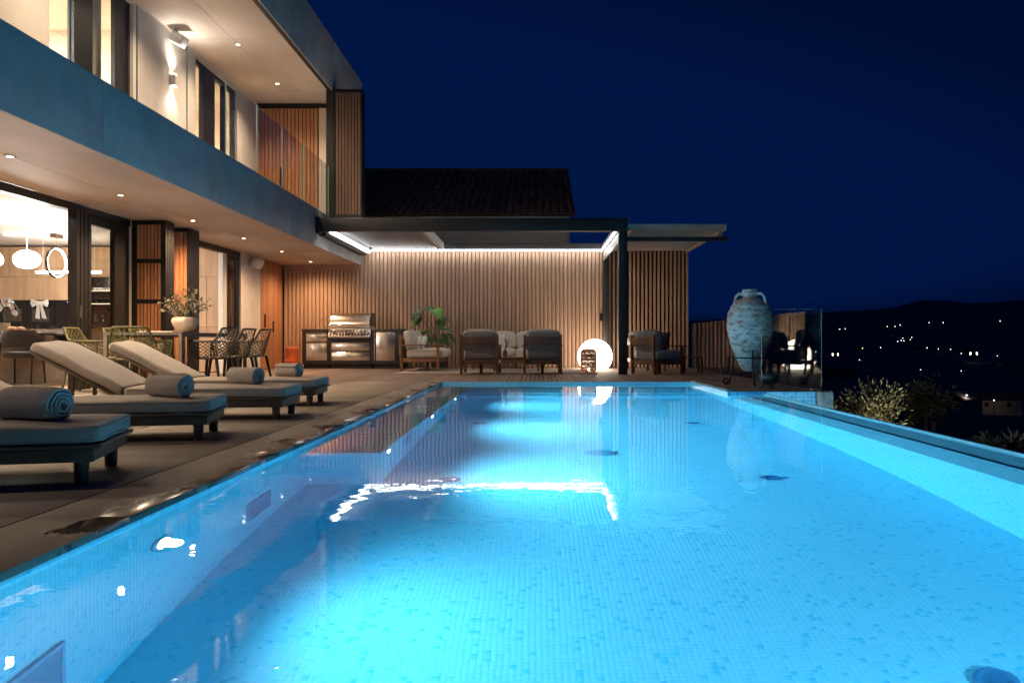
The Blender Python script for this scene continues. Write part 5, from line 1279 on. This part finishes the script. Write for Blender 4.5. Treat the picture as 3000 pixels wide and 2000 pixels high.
for i in range(26):
    a = random.uniform(0, 6.28); r_ = random.uniform(0, .115); q = Vector((r_ * math.cos(a), r_ * math.sin(a), .19)); k.cushion(q, (.045, .045, .04), 1, 1, 7, 5)
k.build('succulent', 'leaf_dark', PB, smooth=True)

# ------------------------------------------------------------------ garden shrubs beyond the pool edge
def shrub(label, base, crown_c, crown_r, nleaf, mat, cat='shrub', trunk_r=.03, L_=.09, name='garden_shrub', seed=1, group=None, branches=16):
    rnd = random.Random(seed); t = thing(name, label, cat, base, group=group); b = Vector(base); c = Vector(crown_c) - b; cr = Vector(crown_r)
    k = MB(); k.tube([(0, 0, 0), (.02, 0, c.z * .4), (c.x * .6, c.y * .6, max(c.z - cr.z * .7, .2))], [trunk_r, trunk_r * .9, trunk_r * .8], 8)
    tips = []; root = Vector((c.x * .6, c.y * .6, max(c.z - cr.z * .7, .2)))
    for i in range(branches):
        d = Vector((rnd.gauss(0, 1), rnd.gauss(0, 1), rnd.gauss(.25, .8))).normalized(); e = c + Vector((d.x * cr.x, d.y * cr.y, d.z * cr.z)) * rnd.uniform(.55, .98)
        m_ = root.lerp(e, .5) + Vector((rnd.uniform(-.1, .1), rnd.uniform(-.1, .1), .05)); k.tube([root, m_, e], [trunk_r * .5, trunk_r * .3, trunk_r * .12], 5)
        tips.append((m_, e))
    k.build('trunk', 'bark', t, smooth=True); lf = MB()
    for i in range(nleaf):
        m_, e = tips[rnd.randrange(len(tips))]; q = m_.lerp(e, rnd.uniform(.1, 1.12)) + Vector((rnd.gauss(0, 1), rnd.gauss(0, 1), rnd.gauss(0, 1))) * cr.x * .13
        d = ((q - c).normalized() + Vector((rnd.uniform(-.8, .8), rnd.uniform(-.8, .8), rnd.uniform(-.3, .9)))).normalized(); e_ = d.cross(Vector((rnd.uniform(-1, 1), rnd.uniform(-1, 1), rnd.uniform(-.3, 1)))).normalized(); s_ = L_ * rnd.uniform(.6, 1.2); w__ = s_ * .16
        lf.add([q, q + d * s_ * .45 + e_ * w__, q + d * s_, q + d * s_ * .45 - e_ * w__], [(0, 1, 2, 3)])
    lf.build('crown', mat, t)
    return t
c1 = at(2570, 1196, 13.4); gz = ground_z(c1.x, c1.y)
shrub('olive leaved shrub lit from below beyond the pool edge', (c1.x, 13.4, gz), c1 - Vector((0, 0, .22)), (.52, .5, .66), 3400, 'leaf_olive', L_=.085, seed=3, branches=40)
c2 = at(2712, 1176, 18.5); gz2 = ground_z(c2.x, c2.y)
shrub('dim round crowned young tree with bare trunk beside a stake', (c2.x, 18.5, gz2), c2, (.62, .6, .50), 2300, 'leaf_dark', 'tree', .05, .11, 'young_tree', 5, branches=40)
box('tree_stake', 'bark', at(2731, 1200, 18.2).x, at(2740, 1200, 18.2).x, 18.17, 18.24, gz2 - .1, at(2735, 1234, 18.2).z, label='wooden stake standing beside the young tree trunk', cat='stake')
c3 = at(2950, 1318, 9.6); gz3 = ground_z(c3.x, c3.y)
shrub('long leaved shrub at the right picture edge below the pool rim', (c3.x + .05, 9.6, gz3), (c3.x + .05, 9.6, c3.z), (.34, .3, .20), 420, 'leaf_olive', L_=.16, seed=8, branches=18)
c4 = at(2420, 1215, 14.0)
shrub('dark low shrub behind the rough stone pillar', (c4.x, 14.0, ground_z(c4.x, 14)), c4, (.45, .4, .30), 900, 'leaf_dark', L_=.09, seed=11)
gsx = c1.x - .55
gl_ = thing('garden_spotlight', 'small garden spotlight at the foot of the lit shrub', 'spotlight', (gsx, 12.3, ground_z(gsx, 12.3)))
MB().tube([(0, 0, 0), (0, 0, .25)], .01, 6).build('spike', 'iron', gl_); MB().tube([(0, -.05, .25), (.06, .06, .33)], .04, 10).build('housing', 'iron', gl_)
lamp('spotlight_beam', 'SPOT', (gsx + .08, 12.4, gl_.location.z + .36), 55, (1.0, .86, .62), gl_, (c1.x - gsx + .0, 1.1, .95), spot_size=R(85), spot_blend=.6, shadow_soft_size=.03)

# ------------------------------------------------------------------ valley: houses and street lamps
def far_house(label, px, py, Y, w, d, h, rz, lit=False):
    p = at(px, py, Y); t = thing('valley_house', label, 'house', (p.x, Y, p.z), rz)
    MB().box(-w / 2, w / 2, -d / 2, d / 2, -4, h).build('wall', 'house_wall_far', t)
    MB().add([(-w / 2 - .4, -d / 2 - .5, h), (w / 2 + .4, -d / 2 - .5, h), (w / 2 + .4, d / 2 + .5, h), (-w / 2 - .4, d / 2 + .5, h), (-w / 2 - .4, 0, h + d * .32), (w / 2 + .4, 0, h + d * .32)], [(0, 1, 5, 4), (2, 3, 4, 5), (0, 4, 3), (1, 2, 5), (0, 3, 2, 1)]).build('roof', 'house_roof_far', t)
    for sx in (-.28, .22): MB().box(w * sx - .6, w * sx + .6, -d / 2 - .03, -d / 2 - .002, h * .4, h * .8).build('window', 'window_far' if lit else 'black_glass', t)
def street_lamp(px, py, Y, hgt, size, warm=False, watt=0, label=None, tilt=0):
    p = at(px, py, Y); g_ = p.z - hgt
    t = thing('street_lamp', label or 'tiny bright street lamp far off in the dark valley', 'street lamp', (p.x, Y, g_), group=None if label else 'far street lamps in the valley')
    MB().tube([(0, 0, 0), (0, 0, hgt)], [.10, .06], 6).build('pole', 'steel', t); MB().cushion((0, 0, hgt), (size, size, size * .8), 1, 1, 8, 6).build('head', 'street_glow_warm' if warm else 'street_glow', t, smooth=True)
    if watt: lamp('street_lamp_light', 'POINT', (p.x, Y, p.z - size), watt, (1, .8, .55) if warm else (.95, .95, 1), t, shadow_soft_size=.2)
far_house('pale valley house with pitched roof under the nearer street lamp', 2820, 1196, 250, 8.5, 7, 3.0, R(25))
street_lamp(2832, 1157, 246, 5.2, .42, watt=70, label='bright street lamp above the pitched roof valley house')
far_house('low pale valley house right of the pitched roof one', 2915, 1200, 262, 13, 8, 3.2, R(-12))
street_lamp(2912, 1172, 252, 4.6, .38, True, 60, label='warm street lamp in front of the low valley house')
for i, (px, py, Y, lab) in enumerate([(2440, 1046, 900, 'dim valley house beside the far lights behind the glass screen'), (2845, 1044, 820, 'lit pale valley house among the far lamps in mid valley'), (2978, 1092, 560, 'dim valley house near the right picture edge'), (2690, 1035, 950, 'dim valley house left of the reddish far lamp'), (2450, 1125, 180, 'shadowy shed roof just right of the glass screen')]):
    far_house(lab, px, py, Y, 14 if Y > 300 else 7, 9 if Y > 300 else 5, 5 if Y > 300 else 2.2, R(20 - 13 * i), lit=i in (0, 1))
LT = [(2460, 964, 1500, 0), (2476, 963, 1500, 1), (2600, 956, 1600, 1), (2622, 956, 1600, 0), (2637, 952, 1620, 0), (2722, 945, 1700, 0), (2763, 945, 1700, 0), (2930, 940, 1750, 1), (2978, 941, 1750, 0), (2630, 1000, 1150, 0), (2640, 997, 1150, 0), (2645, 990, 1180, 0), (2648, 998, 1150, 0), (2667, 995, 1150, 1), (2671, 988, 1180, 0), (2580, 1018, 1000, 0), (2527, 1020, 980, 1), (2446, 1031, 930, 0), (2518, 1054, 800, 0), (2716, 1019, 1000, 0), (2749, 1022, 980, 1), (2785, 1023, 970, 1), (2816, 1035, 880, 0), (2832, 1031, 900, 0), (2697, 1083, 600, 0), (2816, 1086, 590, 0), (2922, 1042, 850, 1), (2390, 1030, 930, 0), (2342, 1010, 1050, 0), (2365, 1046, 850, 1)]
for px, py, Y, wm in LT:
    street_lamp(px, py, Y, 6.0, Y * .0008, bool(wm))
